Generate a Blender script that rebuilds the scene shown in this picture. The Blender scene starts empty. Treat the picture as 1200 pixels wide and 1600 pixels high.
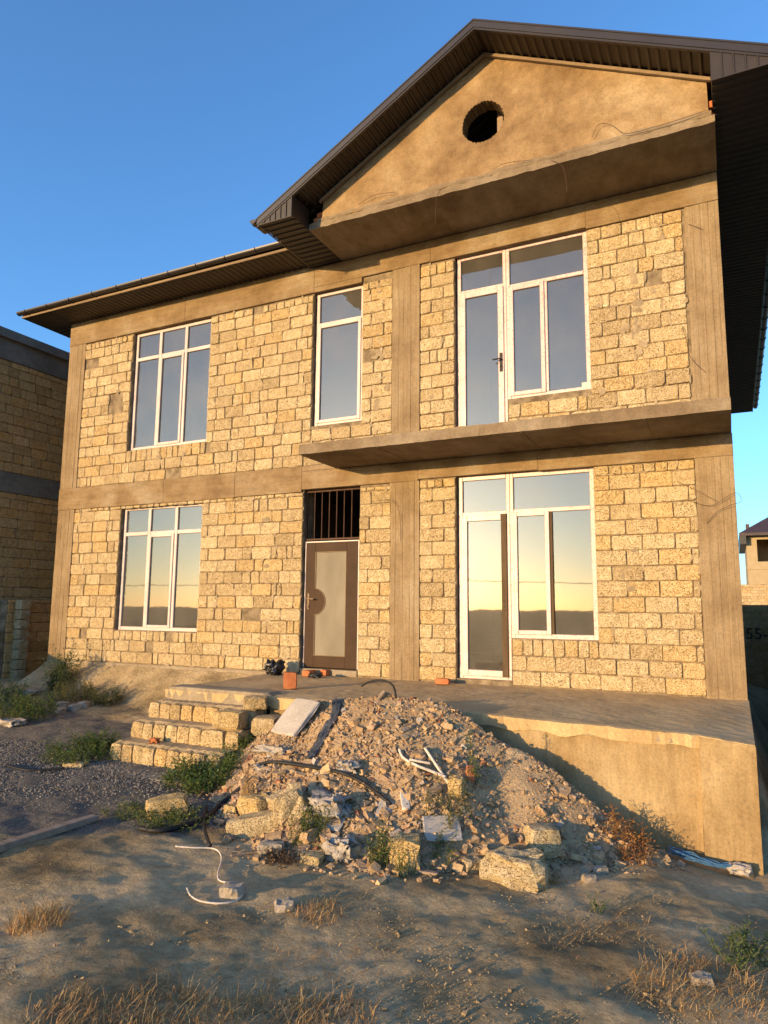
import bpy, math, random
import numpy as np
from mathutils import Vector, Matrix, noise as mnoise

random.seed(7)
R = math.radians
scene = bpy.context.scene
col = scene.collection

# ------------------------------------------------------------------ camera
CAM = Vector((-0.0889, -9.45, 1.0084))
CR = Vector((0.89677, 0.44239, 0.00923)); CU = Vector((0.05202, -0.12612, 0.99065)); CF = Vector((-0.43942, 0.88791, 0.13612))
FPX = 1097.03
cd = bpy.data.cameras.new('camera'); cam = bpy.data.objects.new('camera', cd); col.objects.link(cam)
cd.sensor_fit = 'VERTICAL'; cd.sensor_height = 36; cd.lens = FPX / 1600 * 36
cd.clip_start = 0.05; cd.clip_end = 6000
m = Matrix((CR, CU, -CF)).transposed().to_4x4(); m.translation = CAM
cam.matrix_world = m
scene.camera = cam

# ------------------------------------------------------------------ light
SUN_AZ, SUN_EL = 25.0, 7.0          # degrees: azimuth from -y towards -x, elevation
world = bpy.data.worlds.new('World'); scene.world = world; world.use_nodes = True
wn, wl = world.node_tree.nodes, world.node_tree.links
sky = wn.new('ShaderNodeTexSky'); sky.sky_type = 'NISHITA'; sky.sun_disc = False
sky.sun_elevation = R(SUN_EL); sky.sun_rotation = R(180 + SUN_AZ)
sky.air_density = 1.0; sky.dust_density = 0.8; sky.ozone_density = 4.3; sky.altitude = 100
wl.new(sky.outputs[0], wn['Background'].inputs[0]); wn['Background'].inputs[1].default_value = 0.15
sl = bpy.data.lights.new('sun', 'SUN'); sl.energy = 2.25; sl.angle = R(0.53); sl.color = (1.0, 0.66, 0.30)
sun = bpy.data.objects.new('sun', sl); col.objects.link(sun)
sd = Vector((-math.sin(R(SUN_AZ)) * math.cos(R(SUN_EL)), -math.cos(R(SUN_AZ)) * math.cos(R(SUN_EL)), math.sin(R(SUN_EL))))
sun.rotation_euler = sd.to_track_quat('Z', 'Y').to_euler(); sun.location = (-8, -20, 10)
vs = scene.view_settings
vs.view_transform = 'Standard'; vs.look = 'None'; vs.gamma = 1; vs.exposure = 1.68
scene.render.engine = 'CYCLES'

# ------------------------------------------------------------------ helpers
ORG = {}
def wloc(o): return ORG.get(o.name, Vector((0, 0, 0))) if o else Vector((0, 0, 0))
def tag(o, label=None, cat=None, group=None, kind=None):
    if label: o['label'] = label
    if cat: o['category'] = cat
    if group: o['group'] = group
    if kind: o['kind'] = kind
    return o
def thing(name, label, cat, loc=(0, 0, 0), group=None):
    o = bpy.data.objects.new(name, None); col.objects.link(o); o.location = loc
    o.empty_display_size = 0.2; ORG[o.name] = Vector(loc)
    return tag(o, label, cat, group)

class MB:
    def __init__(s): s.v = []; s.f = []; s.t = []
    def add(s, v, f, t=None):
        k = len(s.v); s.v.extend([tuple(p) for p in v]); s.f.extend([tuple(i + k for i in q) for q in f])
        s.t.extend([t or (1, 1, 1)] * len(f)); return s
    def box(s, x0, x1, y0, y1, z0, z1, t=None):
        return s.add([(x0, y0, z0), (x1, y0, z0), (x1, y1, z0), (x0, y1, z0), (x0, y0, z1), (x1, y0, z1), (x1, y1, z1), (x0, y1, z1)],
                     [(0, 3, 2, 1), (4, 5, 6, 7), (0, 1, 5, 4), (1, 2, 6, 5), (2, 3, 7, 6), (3, 0, 4, 7)], t)
    def bbox(s, x0, x1, y0, y1, z0, z1, b=.004, t=None):       # box with chamfered front (-y) edge
        v = [(x0, y1, z0), (x1, y1, z0), (x1, y1, z1), (x0, y1, z1), (x0, y0 + b, z0), (x1, y0 + b, z0), (x1, y0 + b, z1), (x0, y0 + b, z1),
             (x0 + b, y0, z0 + b), (x1 - b, y0, z0 + b), (x1 - b, y0, z1 - b), (x0 + b, y0, z1 - b)]
        f = [(0, 3, 2, 1), (0, 1, 5, 4), (1, 2, 6, 5), (2, 3, 7, 6), (3, 0, 4, 7), (4, 5, 9, 8), (5, 6, 10, 9), (6, 7, 11, 10), (7, 4, 8, 11), (8, 9, 10, 11)]
        return s.add(v, f, t)
    def prism(s, poly, y0, y1, t=None):                         # poly in (x,z), counter-clockwise seen from -y
        n = len(poly); v = [(x, y0, z) for x, z in poly] + [(x, y1, z) for x, z in poly]
        f = [tuple(range(n)), tuple(range(2 * n - 1, n - 1, -1))] + [((i + 1) % n, i, n + i, n + (i + 1) % n) for i in range(n)]
        return s.add(v, f, t)
    def tube(s, pts, r, n=6, t=None, cap=True):
        pts = [Vector(p) for p in pts]; v = []; f = []
        rr = r if isinstance(r, (list, tuple)) else [r] * len(pts)
        ref = Vector((0, 0, 1))
        if abs((pts[-1] - pts[0]).normalized().z) > .9: ref = Vector((1, 0, 0))
        for i, q in enumerate(pts):
            d = (pts[min(i + 1, len(pts) - 1)] - pts[max(i - 1, 0)])
            d = d.normalized() if d.length > 1e-9 else Vector((0, 0, 1))
            a = d.cross(ref); a = a.normalized() if a.length > 1e-6 else Vector((1, 0, 0)); b = a.cross(d)
            for k in range(n):
                w = 2 * math.pi * k / n; v.append(q + (a * math.cos(w) + b * math.sin(w)) * rr[i])
        for i in range(len(pts) - 1):
            for k in range(n): f.append((i * n + k, i * n + (k + 1) % n, (i + 1) * n + (k + 1) % n, (i + 1) * n + k))
        if cap: f.append(tuple(range(n - 1, -1, -1))); f.append(tuple(range((len(pts) - 1) * n, len(pts) * n)))
        return s.add(v, f, t)
    def build(s, name, mat, parent=None, smooth=False, loc=None):
        off = wloc(parent) if loc is None else Vector(loc)
        me = bpy.data.meshes.new(name)
        ox, oy, oz = off
        me.from_pydata([(x - ox, y - oy, z - oz) for x, y, z in s.v], [], s.f)
        if True:
            at = me.color_attributes.new('tint', 'FLOAT_COLOR', 'CORNER')
            arr = np.ones((len(me.loops), 4), np.float32); k = 0
            for q, t in zip(s.f, s.t):
                arr[k:k + len(q), :3] = t; k += len(q)
            at.data.foreach_set('color', arr.ravel())
        if smooth: me.polygons.foreach_set('use_smooth', [True] * len(me.polygons))
        if mat: me.materials.append(mat)
        me.update()
        o = bpy.data.objects.new(name, me); col.objects.link(o)
        if parent: o.parent = parent; ORG[o.name] = off
        else: o.location = off; ORG[o.name] = off
        return o

# ------------------------------------------------------------------ materials
def nodemat(name):
    mt = bpy.data.materials.new(name); mt.use_nodes = True
    n, l = mt.node_tree.nodes, mt.node_tree.links
    return mt, n, l, n['Principled BSDF']
def pos(n, l, stretch=(1, 1, 1)):
    g = n.new('ShaderNodeNewGeometry'); mp = n.new('ShaderNodeMapping'); mp.inputs['Scale'].default_value = stretch
    l.new(g.outputs['Position'], mp.inputs['Vector']); return mp.outputs[0]
def nz(n, l, vec, scale, detail=5, rough=.55):
    t = n.new('ShaderNodeTexNoise'); t.inputs['Scale'].default_value = scale; t.inputs['Detail'].default_value = detail
    t.inputs['Roughness'].default_value = rough; l.new(vec, t.inputs['Vector']); return t.outputs['Fac']
def ramp(n, l, fac, stops):
    r = n.new('ShaderNodeValToRGB'); e = r.color_ramp.elements
    while len(e) < len(stops): e.new(.5)
    for q, (p, c) in zip(e, stops):
        q.position = p; q.color = (c[0], c[1], c[2], 1) if not isinstance(c, (int, float)) else (c, c, c, 1)
    l.new(fac, r.inputs[0]); return r.outputs[0]
def mix(n, l, a, b, fac=1.0, mode='MULTIPLY'):
    x = n.new('ShaderNodeMix'); x.data_type = 'RGBA'; x.blend_type = mode
    for s, q in ((x.inputs[6], a), (x.inputs[7], b), (x.inputs[0], fac)):
        if hasattr(q, 'links'): l.new(q, s)
        elif isinstance(q, (int, float)): s.default_value = q
        else: s.default_value = (q[0], q[1], q[2], 1)
    return x.outputs[2]
def tintnode(n):
    a = n.new('ShaderNodeAttribute'); a.attribute_name = 'tint'; return a.outputs['Color']
def bump(n, l, b, h, strength, dist=.01, prev=None):
    q = n.new('ShaderNodeBump'); q.inputs['Strength'].default_value = strength; q.inputs['Distance'].default_value = dist
    l.new(h, q.inputs['Height'])
    if prev: l.new(prev, q.inputs['Normal'])
    l.new(q.outputs[0], b.inputs['Normal']); return q.outputs[0]

def M(name, c1, c2, scale=3, rough=.85, bstr=.4, bscale=40, bdist=.01, tint=False, stretch=(1, 1, 1), metal=0, spec=.3, fine=.25):
    mt, n, l, b = nodemat(name)
    v = pos(n, l, stretch)
    c = ramp(n, l, nz(n, l, v, scale), [(.32, c1), (.68, c2)])
    if fine:
        c = mix(n, l, c, ramp(n, l, nz(n, l, v, bscale * 1.7, 3), [(.3, 1 - fine), (.7, 1 + fine * .3)]))
    if tint: c = mix(n, l, c, tintnode(n))
    l.new(c, b.inputs['Base Color']); b.inputs['Roughness'].default_value = rough; b.inputs['Metallic'].default_value = metal
    b.inputs['Specular IOR Level'].default_value = spec
    if bstr: bump(n, l, b, nz(n, l, v, bscale, 6, .65), bstr, bdist)
    return mt

def limestone(name, mul=1.0):
    mt, n, l, b = nodemat(name)
    v = pos(n, l); vs_ = pos(n, l, (1, 1, 1.7))
    c = ramp(n, l, nz(n, l, v, 11, 7, .68), [(.3, (.40 * mul, .315 * mul, .185 * mul)), (.5, (.51 * mul, .415 * mul, .26 * mul)), (.72, (.62 * mul, .53 * mul, .37 * mul))])
    c = mix(n, l, c, tintnode(n))
    pits = ramp(n, l, nz(n, l, vs_, 48, 4, .65), [(.345, .0), (.42, 1.0)])
    pits2 = ramp(n, l, nz(n, l, vs_, 115, 2, .6), [(.35, .0), (.44, 1.0)])
    pm = mix(n, l, pits, pits2)
    c = mix(n, l, c, ramp(n, l, pm, [(0, (.48, .38, .26)), (1, (1, 1, 1))]))
    # grey mortar smears and dirt
    sm = ramp(n, l, nz(n, l, v, 2.3, 6, .7), [(.62, 0.0), (.70, .45)])
    c = mix(n, l, c, (.30 * mul, .235 * mul, .15 * mul), sm, 'MIX')
    l.new(c, b.inputs['Base Color']); b.inputs['Roughness'].default_value = .92; b.inputs['Specular IOR Level'].default_value = .15
    k = bump(n, l, b, pm, 1.0, .008); bump(n, l, b, nz(n, l, v, 24, 5, .6), .9, .02, k)
    return mt
def concrete(name, c1, c2, c3, stretch, seam=None):
    mt, n, l, b = nodemat(name)
    v = pos(n, l); vg = pos(n, l, stretch)
    c = ramp(n, l, nz(n, l, v, 1.3, 6, .65), [(.3, c1), (.5, c2), (.7, c3)])
    c = mix(n, l, c, ramp(n, l, nz(n, l, vg, 6, 6, .7), [(.3, (.76, .73, .70)), (.62, (1.05, 1.04, 1.02))]))
    c = mix(n, l, c, ramp(n, l, nz(n, l, v, 45, 3), [(.3, .78), (.6, 1.0)]))
    l.new(c, b.inputs['Base Color']); b.inputs['Roughness'].default_value = .88; b.inputs['Specular IOR Level'].default_value = .2
    k = bump(n, l, b, nz(n, l, vg, 14, 6, .7), .5, .008); bump(n, l, b, nz(n, l, v, 70, 4), .35, .005, k)
    return mt

m_stone = limestone('shell_limestone')
m_mortar = M('mortar', (.13, .092, .052), (.34, .26, .16), 7, .95, .9, 38, .015)
m_beam = concrete('beam_concrete', (.165, .105, .048), (.26, .18, .095), (.34, .275, .185), (.35, 1, 2.2))
m_col = concrete('board_marked_concrete', (.19, .13, .068), (.275, .20, .115), (.35, .275, .175), (7, 7, .22))
m_slab = concrete('slab_concrete', (.16, .112, .065), (.235, .178, .112), (.30, .24, .165), (1, .4, 1))
m_plaster = concrete('rough_plaster', (.19, .118, .055), (.30, .20, .10), (.40, .30, .175), (1, 1, 1))
m_plinth = concrete('plinth_concrete', (.24, .185, .12), (.31, .25, .17), (.35, .29, .20), (1, 1, .6))
m_terr = concrete('terrace_render', (.24, .155, .066), (.35, .245, .12), (.43, .325, .18), (2.5, 1, .35))
m_terrtop = M('terrace_topping', (.40, .27, .125), (.57, .405, .205), 1.6, .9, .5, 30, .010)
m_metal = M('brown_sheet_metal', (.018, .0135, .011), (.027, .020, .016), 2, .42, .05, 60, .002, spec=.5, fine=.12)
m_metal2 = M('brown_soffit_metal', (.022, .016, .012), (.032, .023, .017), 3, .5, .05, 60, .002, spec=.4, fine=.15)
m_strip = M('fascia_timber', (.20, .135, .075), (.28, .20, .12), 2, .8, .4, 30, .005, stretch=(.2, 1, 3))
m_brick = M('red_brick', (.42, .13, .045), (.52, .19, .075), 9, .9, .5, 60, .006, tint=True)
m_wood = M('weathered_timber', (.24, .17, .115), (.36, .275, .20), 3, .85, .5, 25, .006, stretch=(1, 5, 5))
m_rust = M('rusty_steel', (.055, .028, .016), (.10, .05, .028), 8, .75, .3, 80, .003)
m_door = M('brown_painted_steel', (.042, .022, .012), (.065, .034, .018), 2.5, .6, .06, 30, .003, spec=.12)
m_screen = M('pale_textured_door_glass', (.20, .172, .125), (.27, .235, .175), 1.5, .7, .5, 120, .003, stretch=(2, 1, 1), spec=.1)
m_black = M('black_rubber', (.012, .012, .012), (.025, .023, .021), 6, .6, .2, 50, .004)
m_blackbag = M('black_plastic_film', (.010, .010, .012), (.02, .02, .022), 5, .28, .6, 22, .02, spec=.6)
m_white = M('white_plastic', (.58, .49, .39), (.70, .60, .48), 4, .45, .05, 30, .002)
m_bag = M('pale_plastic_film', (.31, .265, .215), (.45, .385, .31), 6, .4, .9, 14, .03, spec=.6)
m_board = M('grey_faced_board', (.36, .315, .26), (.48, .425, .36), 3, .8, .3, 30, .005)
m_cloth = M('faded_denim', (.060, .075, .105), (.12, .13, .15), 6, .95, .9, 14, .03)
m_blue = M('blue_twine', (.04, .12, .25), (.07, .18, .33), 9, .7, .3, 60, .004)
m_grey = M('grey_stone', (.28, .225, .16), (.42, .35, .26), 7, .92, .8, 30, .012)
m_rubble = M('rubble', (.62, .56, .50), (.95, .92, .88), 14, .93, .7, 45, .01, tint=True)
m_boulder = limestone('boulder_limestone', .92)
m_leaf = M('weed_leaf', (.55, .6, .5), (1, 1, 1), 5, .6, 0, 20, tint=True, fine=0)
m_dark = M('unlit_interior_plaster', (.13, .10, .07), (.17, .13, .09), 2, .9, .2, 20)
m_farwall = M('neighbour_render', (.36, .27, .15), (.42, .33, .20), 2, .9, .3, 12)
m_farroof = M('far_roof_sheet', (.055, .035, .035), (.075, .05, .048), 2, .5, .1, 10)
m_greyband = concrete('grey_ring_beam', (.15, .13, .105), (.20, .175, .14), (.24, .21, .17), (.4, 1, 2))
m_paint = M('black_spray_paint', (.006, .006, .006), (.012, .012, .012), 10, .8, 0)

def pvcfilm():
    mt, n, l, b = nodemat('white_pvc_with_protective_film')
    v = pos(n, l); v2 = pos(n, l, (1, 1, 1))
    c = ramp(n, l, nz(n, l, v, 4), [(.3, (.47, .36, .32)), (.7, (.60, .48, .43))])
    pr = ramp(n, l, nz(n, l, v2, 42, 2, .5), [(.56, 0.0), (.62, .6)])
    c = mix(n, l, c, (.55, .16, .14), pr, 'MIX')
    l.new(c, b.inputs['Base Color']); b.inputs['Roughness'].default_value = .4
    bump(n, l, b, nz(n, l, v, 25, 3), .12, .003)
    return mt
m_pvc = pvcfilm()
m_pvcplain = M('white_pvc', (.48, .385, .345), (.58, .475, .43), 3, .35, .05, 30, .002, fine=.08)
m_pvcbrown = M('brown_laminated_pvc', (.075, .045, .022), (.11, .07, .035), 6, .6, .1, 30, .003, stretch=(4, 4, .5), spec=.12)
def glassmat():
    mt = bpy.data.materials.new('reflective_window_glass'); mt.use_nodes = True
    n, l = mt.node_tree.nodes, mt.node_tree.links; n.clear()
    out = n.new('ShaderNodeOutputMaterial'); g = n.new('ShaderNodeBsdfGlossy'); t = n.new('ShaderNodeBsdfTransparent'); mx = n.new('ShaderNodeMixShader')
    g.inputs['Roughness'].default_value = .02; g.inputs['Color'].default_value = (.97, .92, .80, 1); t.inputs['Color'].default_value = (.35, .36, .35, 1)
    mx.inputs[0].default_value = .15
    v = pos(n, l); bp = n.new('ShaderNodeBump'); bp.inputs['Strength'].default_value = .02; bp.inputs['Distance'].default_value = .02
    l.new(nz(n, l, v, 2.2, 2), bp.inputs['Height']); l.new(bp.outputs[0], g.inputs['Normal'])
    l.new(t.outputs[0], mx.inputs[1]); l.new(g.outputs[0], mx.inputs[2])
    df = n.new('ShaderNodeBsdfDiffuse'); df.inputs['Color'].default_value = (.42, .37, .30, 1); m2 = n.new('ShaderNodeMixShader')      # dust-toned diffuse film, added to lighten the panes and dull their reflections
    l.new(ramp(n, l, nz(n, l, v, 1.8, 6, .6), [(.3, .09), (.7, .17)]), m2.inputs[0]); l.new(mx.outputs[0], m2.inputs[1]); l.new(df.outputs[0], m2.inputs[2]); l.new(m2.outputs[0], out.inputs[0])
    return mt
m_glass = glassmat()

# ------------------------------------------------------------------ terrain
CP = np.array([(-6, -3.5, -.76), (-9, -4, -.74), (-5, -5, -.86), (-3.2, -4.8, -.93), (-1.2, -3.4, -1.03), (0, -2.6, -1.15), (.6, -2.6, -1.22), (-2, -5.6, -.97),
               (-4, -7, -.88), (0, -5.2, -1.02), (0, -9.5, -.62), (-2.5, -8.6, -.75), (-8, -2, -.66), (-10, -.6, -.55), (-12, -.6, -.42), (-13, -4, -.5), (-7, -.6, -.6), (2.5, -5, -1.2),
               (-9.8, 0, -.57), (-11.6, 0, -.45), (3, -9, -.8), (-8, -8, -.7), (-16, -8, -.5), (-13.5, 1, -.45), (-4, -2.5, -.8), (2, -2.4, -1.35)])
CPL = [tuple(float(q) for q in r) for r in CP]
def clip01(v): return 0.0 if v < 0 else (1.0 if v > 1 else v)
def ground_h(x, y):
    if isinstance(x, float) and isinstance(y, float):          # fast path for single points
        num = den = 0.0
        for a, b, c in CPL:
            w = ((x - a) ** 2 + (y - b) ** 2 + .25) ** -1.6; num += w * c; den += w
        z = num / den; far = clip01((math.hypot(x + 4, y + 3) - 14) / 25); z = z * (1 - far) - 1.2 * far
        if -11.95 < x < -6.62 and -1.3 < y < .3: z = max(z, min(-.05 + .62 * y + .03 * math.sin(x * 2.1) * clip01(-y * 4), -.05))
        return z - 1.3 * clip01((x - .1) / .5) * clip01((y + 2.5) / .8) * clip01((11 - y) / 3) * clip01((6 - x) / 2)
    x = np.asarray(x, float); y = np.asarray(y, float)
    num = np.zeros_like(x); den = np.zeros_like(x)
    for a, b, c in CP:
        w = 1 / ((x - a) ** 2 + (y - b) ** 2 + .25) ** 1.6
        num += w * c; den += w
    z = num / den
    far = np.clip((np.hypot(x + 4, y + 3) - 14) / 25, 0, 1)
    z = z * (1 - far) + far * (-1.2)
    bank = -.05 + .62 * y + .03 * np.sin(x * 2.1) * np.clip(-y * 4, 0, 1)
    z = np.where((x > -11.95) & (x < -6.62) & (y < .3) & (y > -1.3), np.maximum(z, np.minimum(bank, -.05)), z)
    # lower yard to the right of the house, behind the terrace end
    k = np.clip((x - .1) / .5, 0, 1) * np.clip((y + 2.5) / .8, 0, 1) * np.clip((11 - y) / 3, 0, 1) * np.clip((6 - x) / 2, 0, 1)
    z = z - 1.3 * k
    return z
CRX = [-6, -5.02, -4.62, -4.2, -3.4, -2.7, -2.2, -1.65, -.95, -.3, 1]
CRZ = [-1.3, -.46, -.26, -.02, .13, .09, -.14, -.45, -.92, -1.3, -1.6]
def pile_h(x, y):
    if isinstance(x, float) and isinstance(y, float):
        if y > -2.38: return -9.0
        c = CRZ[0] if x <= CRX[0] else CRZ[-1]
        for i in range(len(CRX) - 1):
            if CRX[i] < x <= CRX[i + 1]: c = CRZ[i] + (CRZ[i + 1] - CRZ[i]) * (x - CRX[i]) / (CRX[i + 1] - CRX[i]); break
        d = max(0.0, -2.8 - y)
        n = .05 * math.sin(x * 4.1 + y * 2.3) * math.sin(y * 3.7 - x * 1.3) + .03 * math.sin(x * 9.3 + 1) * math.sin(y * 8.1)
        return c - .60 * d - .02 * d * d - .45 * max(0.0, y + 2.8) + n * min(1, max(.3, d * 2)) - .07 * math.exp(-((x + 2.15 - .25 * (-2.8 - y)) / .22) ** 2)
    x = np.asarray(x, float); y = np.asarray(y, float)
    c = np.interp(x, CRX, CRZ)
    d = np.maximum(0, -2.8 - y); front = .60 * d + .02 * d * d
    back = .45 * np.maximum(0, y + 2.8)
    n = .05 * np.sin(x * 4.1 + y * 2.3) * np.sin(y * 3.7 - x * 1.3) + .03 * np.sin(x * 9.3 + 1) * np.sin(y * 8.1)
    groove = -.07 * np.exp(-((x + 2.15 - .25 * (-2.8 - y)) / .22) ** 2)
    z = c - front - back + n * np.clip(d * 2, .3, 1) + groove
    return np.where(y > -2.38, -9, z)
def H(x, y):
    return float(max(ground_h(x, y), pile_h(x, y)))
def pray(u, v): return CF + CR * ((u - 600) / FPX) - CU * ((v - 800) / FPX)
def px(u, v, h=H):                                   # a pixel's point on the terrain or the rubble pile
    d = pray(u, v); t = 1.5
    while t < 80:
        q = CAM + d * t
        if q.z < h(q.x, q.y): break
        t += .02
    return CAM + d * t
def pxz(u, v, z): d = pray(u, v); return CAM + d * ((z - CAM.z) / d.z)
def pxy(u, v, y): d = pray(u, v); return CAM + d * ((y - CAM.y) / d.y)

def axis(lo, hi, step, far):
    a = list(np.arange(lo, hi + 1e-6, step)); s = step
    q = a[-1]
    while q < far: s *= 1.25; q += s; a.append(q)
    s = step; q = a[0]
    while q > -far: s *= 1.25; q -= s; a.insert(0, q)
    return np.array(a)
gx = axis(-13.5, 2.5, .04, 2500); gy = axis(-9.2, .2, .035, 2500)
GX, GY = np.meshgrid(gx, gy)
GZ = ground_h(GX, GY)
def fbm(x, y, f, seed):
    rng = np.random.RandomState(seed); z = np.zeros_like(x); a = 1.0
    for o in range(5):
        for k in range(4):
            th = rng.rand() * 6.283; ph = rng.rand() * 6.283
            z += a * .35 * np.sin((x * math.cos(th) + y * math.sin(th)) * f * (1 + .35 * rng.rand()) + ph + 1.3 * np.sin((y * math.cos(th) - x * math.sin(th)) * f * .7 + ph))
        f *= 2.05; a *= .5
    return z
near = np.clip(1 - (np.hypot(GX + 4, GY + 4) - 10) / 8, 0, 1)
rough = fbm(GX, GY, 1.7, 3) * .011 + fbm(GX, GY, 9, 5) * .010 + fbm(GX, GY, 31, 8) * .0035
GZ = GZ + near * rough
me = bpy.data.meshes.new('ground')
ny, nx = GX.shape
vv = np.stack([GX, GY, GZ], -1).reshape(-1, 3)
idx = np.arange(ny * nx).reshape(ny, nx)
ff = np.stack([idx[:-1, :-1], idx[:-1, 1:], idx[1:, 1:], idx[1:, :-1]], -1).reshape(-1, 4)
me.from_pydata(vv.tolist(), [], ff.tolist())
me.polygons.foreach_set('use_smooth', [True] * len(me.polygons))
ground = bpy.data.objects.new('ground', me); col.objects.link(ground); tag(ground, kind='structure')

def soil():
    mt, n, l, b = nodemat('dry_soil')
    v = pos(n, l)
    c = ramp(n, l, nz(n, l, v, .9, 8, .62), [(.31, (.18, .130, .066)), (.41, (.31, .225, .115)), (.50, (.43, .318, .17)), (.61, (.56, .42, .235))])
    c = mix(n, l, c, ramp(n, l, nz(n, l, v, 22, 6, .7), [(.28, .72), (.6, 1.1)]))
    # grey gravel spread to the left of the steps: bounded by position with a ragged edge
    sx = n.new('ShaderNodeSeparateXYZ'); l.new(v, sx.inputs[0])
    def ma(op, a, bb):
        q = n.new('ShaderNodeMath'); q.operation = op
        for s, w in ((q.inputs[0], a), (q.inputs[1], bb)):
            if hasattr(w, 'links'): l.new(w, s)
            else: s.default_value = w
        return q.outputs[0]
    e = ma('ADD', ma('MULTIPLY', sx.outputs[0], .64), ma('MULTIPLY', sx.outputs[1], -.77))   # oblique edge
    e = ma('ADD', e, ma('MULTIPLY', nz(n, l, v, 1.2, 5), 1.3))
    g1 = ramp(n, l, ma('ADD', ma('MULTIPLY', e, 1.0), -.9), [(.42, 1.0), (.52, 0.0)])
    g2 = ramp(n, l, ma('ADD', ma('MULTIPLY', ma('ADD', ma('MULTIPLY', sx.outputs[1], -1), ma('MULTIPLY', sx.outputs[0], -.14)), .4), ma('ADD', -1.28, ma('MULTIPLY', nz(n, l, v, 1.7, 4), .35))), [(.02, 0.0), (.10, 1.0)])
    gm = mix(n, l, g1, g2)
    gc = ramp(n, l, nz(n, l, v, 75, 3, .7), [(.3, (.07, .062, .05)), (.5, (.16, .14, .11)), (.68, (.29, .25, .20))])
    c = mix(n, l, c, gc, gm, 'MIX')
    l.new(c, b.inputs['Base Color']); b.inputs['Roughness'].default_value = .95; b.inputs['Specular IOR Level'].default_value = .1
    k = bump(n, l, b, nz(n, l, v, 60, 5, .7), .9, .012); bump(n, l, b, nz(n, l, v, 14, 8, .72), .75, .045, k)
    return mt
m_soil = soil(); me.materials.append(m_soil)

# ------------------------------------------------------------------ the house
house = thing('house', 'unfinished two storey limestone block house with gabled brown metal roof', 'house', (-6, 0, 0))
DF = .085                                            # frame recess
def rec(v, c): return c + (v - c) * (1 + DF / 9.45)
OPEN = {}
for nme, x0, x1, z0, z1 in (('UL', -10.104, -8.296, 3.905, 6.193), ('LL', -10.152, -8.308, .576, 2.832), ('M', -6.066, -5.189, 3.939, 6.206),
                            ('D', -6.168, -5.19, .07, 2.882), ('UR', -3.589, -1.662, 3.36, 6.286), ('LR', -3.584, -1.67, .05, 2.914)):
    OPEN[nme] = (rec(x0, CAM.x), x1, z0, rec(z1, CAM.z) - .005)
XL, XM0, XM1, XR = -11.47, -4.65, -4.18, -.43
# masonry backing cut by the openings; the low parts below the two wide windows are added back
xs = sorted({-11.92, 0.0} | {v for o in OPEN.values() for v in o[:2]})
zs = sorted({-.62, 6.66} | {v for o in OPEN.values() for v in o[2:]})
mb = MB()
for i in range(len(xs) - 1):
    for j in range(len(zs) - 1):
        cx, cz = (xs[i] + xs[i + 1]) / 2, (zs[j] + zs[j + 1]) / 2
        if any(o[0] < cx < o[1] and o[2] < cz < o[3] for o in OPEN.values()): continue
        mb.box(xs[i], xs[i + 1], .024, .33, zs[j], zs[j + 1])
DX = {'UR': -2.815, 'LR': -2.812}; DZ = {'UR': 3.983, 'LR': .622}
for k in ('UR', 'LR'):
    o = OPEN[k]; mb.box(DX[k], o[1], .024, .33, o[2], DZ[k] - .001)
wall = mb.build('wall', m_mortar, house)
mb = MB(); mb.box(-.3, -.001, .34, 12.5, -2.9, 6.66); mb.box(-11.92, -11.6, .34, 12.5, -.8, 6.66); mb.box(-11.59, -.31, 12.2, 12.5, -2.9, 6.66)
mb.box(-11.59, -.31, 3.9, 4.1, 0, 6.5)
mb.build('side_wall', m_mortar, house)
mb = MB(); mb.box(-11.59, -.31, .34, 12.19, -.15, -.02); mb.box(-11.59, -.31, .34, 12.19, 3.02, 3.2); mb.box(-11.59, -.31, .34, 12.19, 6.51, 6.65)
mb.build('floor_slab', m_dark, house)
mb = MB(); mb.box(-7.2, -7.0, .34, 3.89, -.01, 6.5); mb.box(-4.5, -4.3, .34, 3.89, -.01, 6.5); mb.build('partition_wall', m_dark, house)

# blocks ------------------------------------------------------------
def block_geo(x0, x1, z0, z1, rnd, out=0.0, tint=(1, 1, 1), mbx=None, ch=.015):
    w, h = x1 - x0, z1 - z0; c = min(ch * (0.5 + rnd.random()), w * .3, h * .3)
    j = lambda s=.0045: rnd.uniform(-s, s)
    cs = [c * rnd.uniform(.3, 1.7) for _ in range(8)]
    if rnd.random() < .24: cs[rnd.randrange(8)] = min(w, h) * .34        # broken corner
    o = [(x0 + cs[0], z0 + j()), (x1 - cs[1], z0 + j()), (x1 + j(), z0 + cs[2]), (x1 + j(), z1 - cs[3]), (x1 - cs[4], z1 + j()), (x0 + cs[5], z1 + j()), (x0 + j(), z1 - cs[6]), (x0 + j(), z0 + cs[7])]
    cx, cz = (x0 + x1) / 2, (z0 + z1) / 2; b = .007
    inn = [(x + b * (1 if x < cx else -1), z + b * (1 if z < cz else -1)) for x, z in o]
    yf = out + j(.007); tl = j(.008); tz = j(.006)
    v = [(x, .034, z) for x, z in o] + [(x, yf + .011 + tl * (x - cx) / w, z) for x, z in o] + [(x, yf + tl * (x - cx) / w + tz * (z - cz) / h + j(.002), z) for x, z in inn] + [(cx + j(.02), yf - .001 + j(.003), cz + j(.02))]
    f = []
    for i in range(8):
        k = (i + 1) % 8
        f += [(i, k, 8 + k, 8 + i), (8 + i, 8 + k, 16 + k, 16 + i), (16 + i, 16 + k, 24)]
    (mbx or MB()).add(v, f, tint)
def stone_tint(rnd):
    r = rnd.random()
    if r < .2: t = (1.12, .98, .76)           # yellow
    elif r < .45: t = (1.15, 1.10, 1.0)       # pale
    elif r < .85: t = (1.08, 1.0, .88)
    else: t = (.96, .88, .76)
    k = rnd.uniform(.90, 1.08); return tuple(min(1.6, c * k) for c in t)
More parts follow.
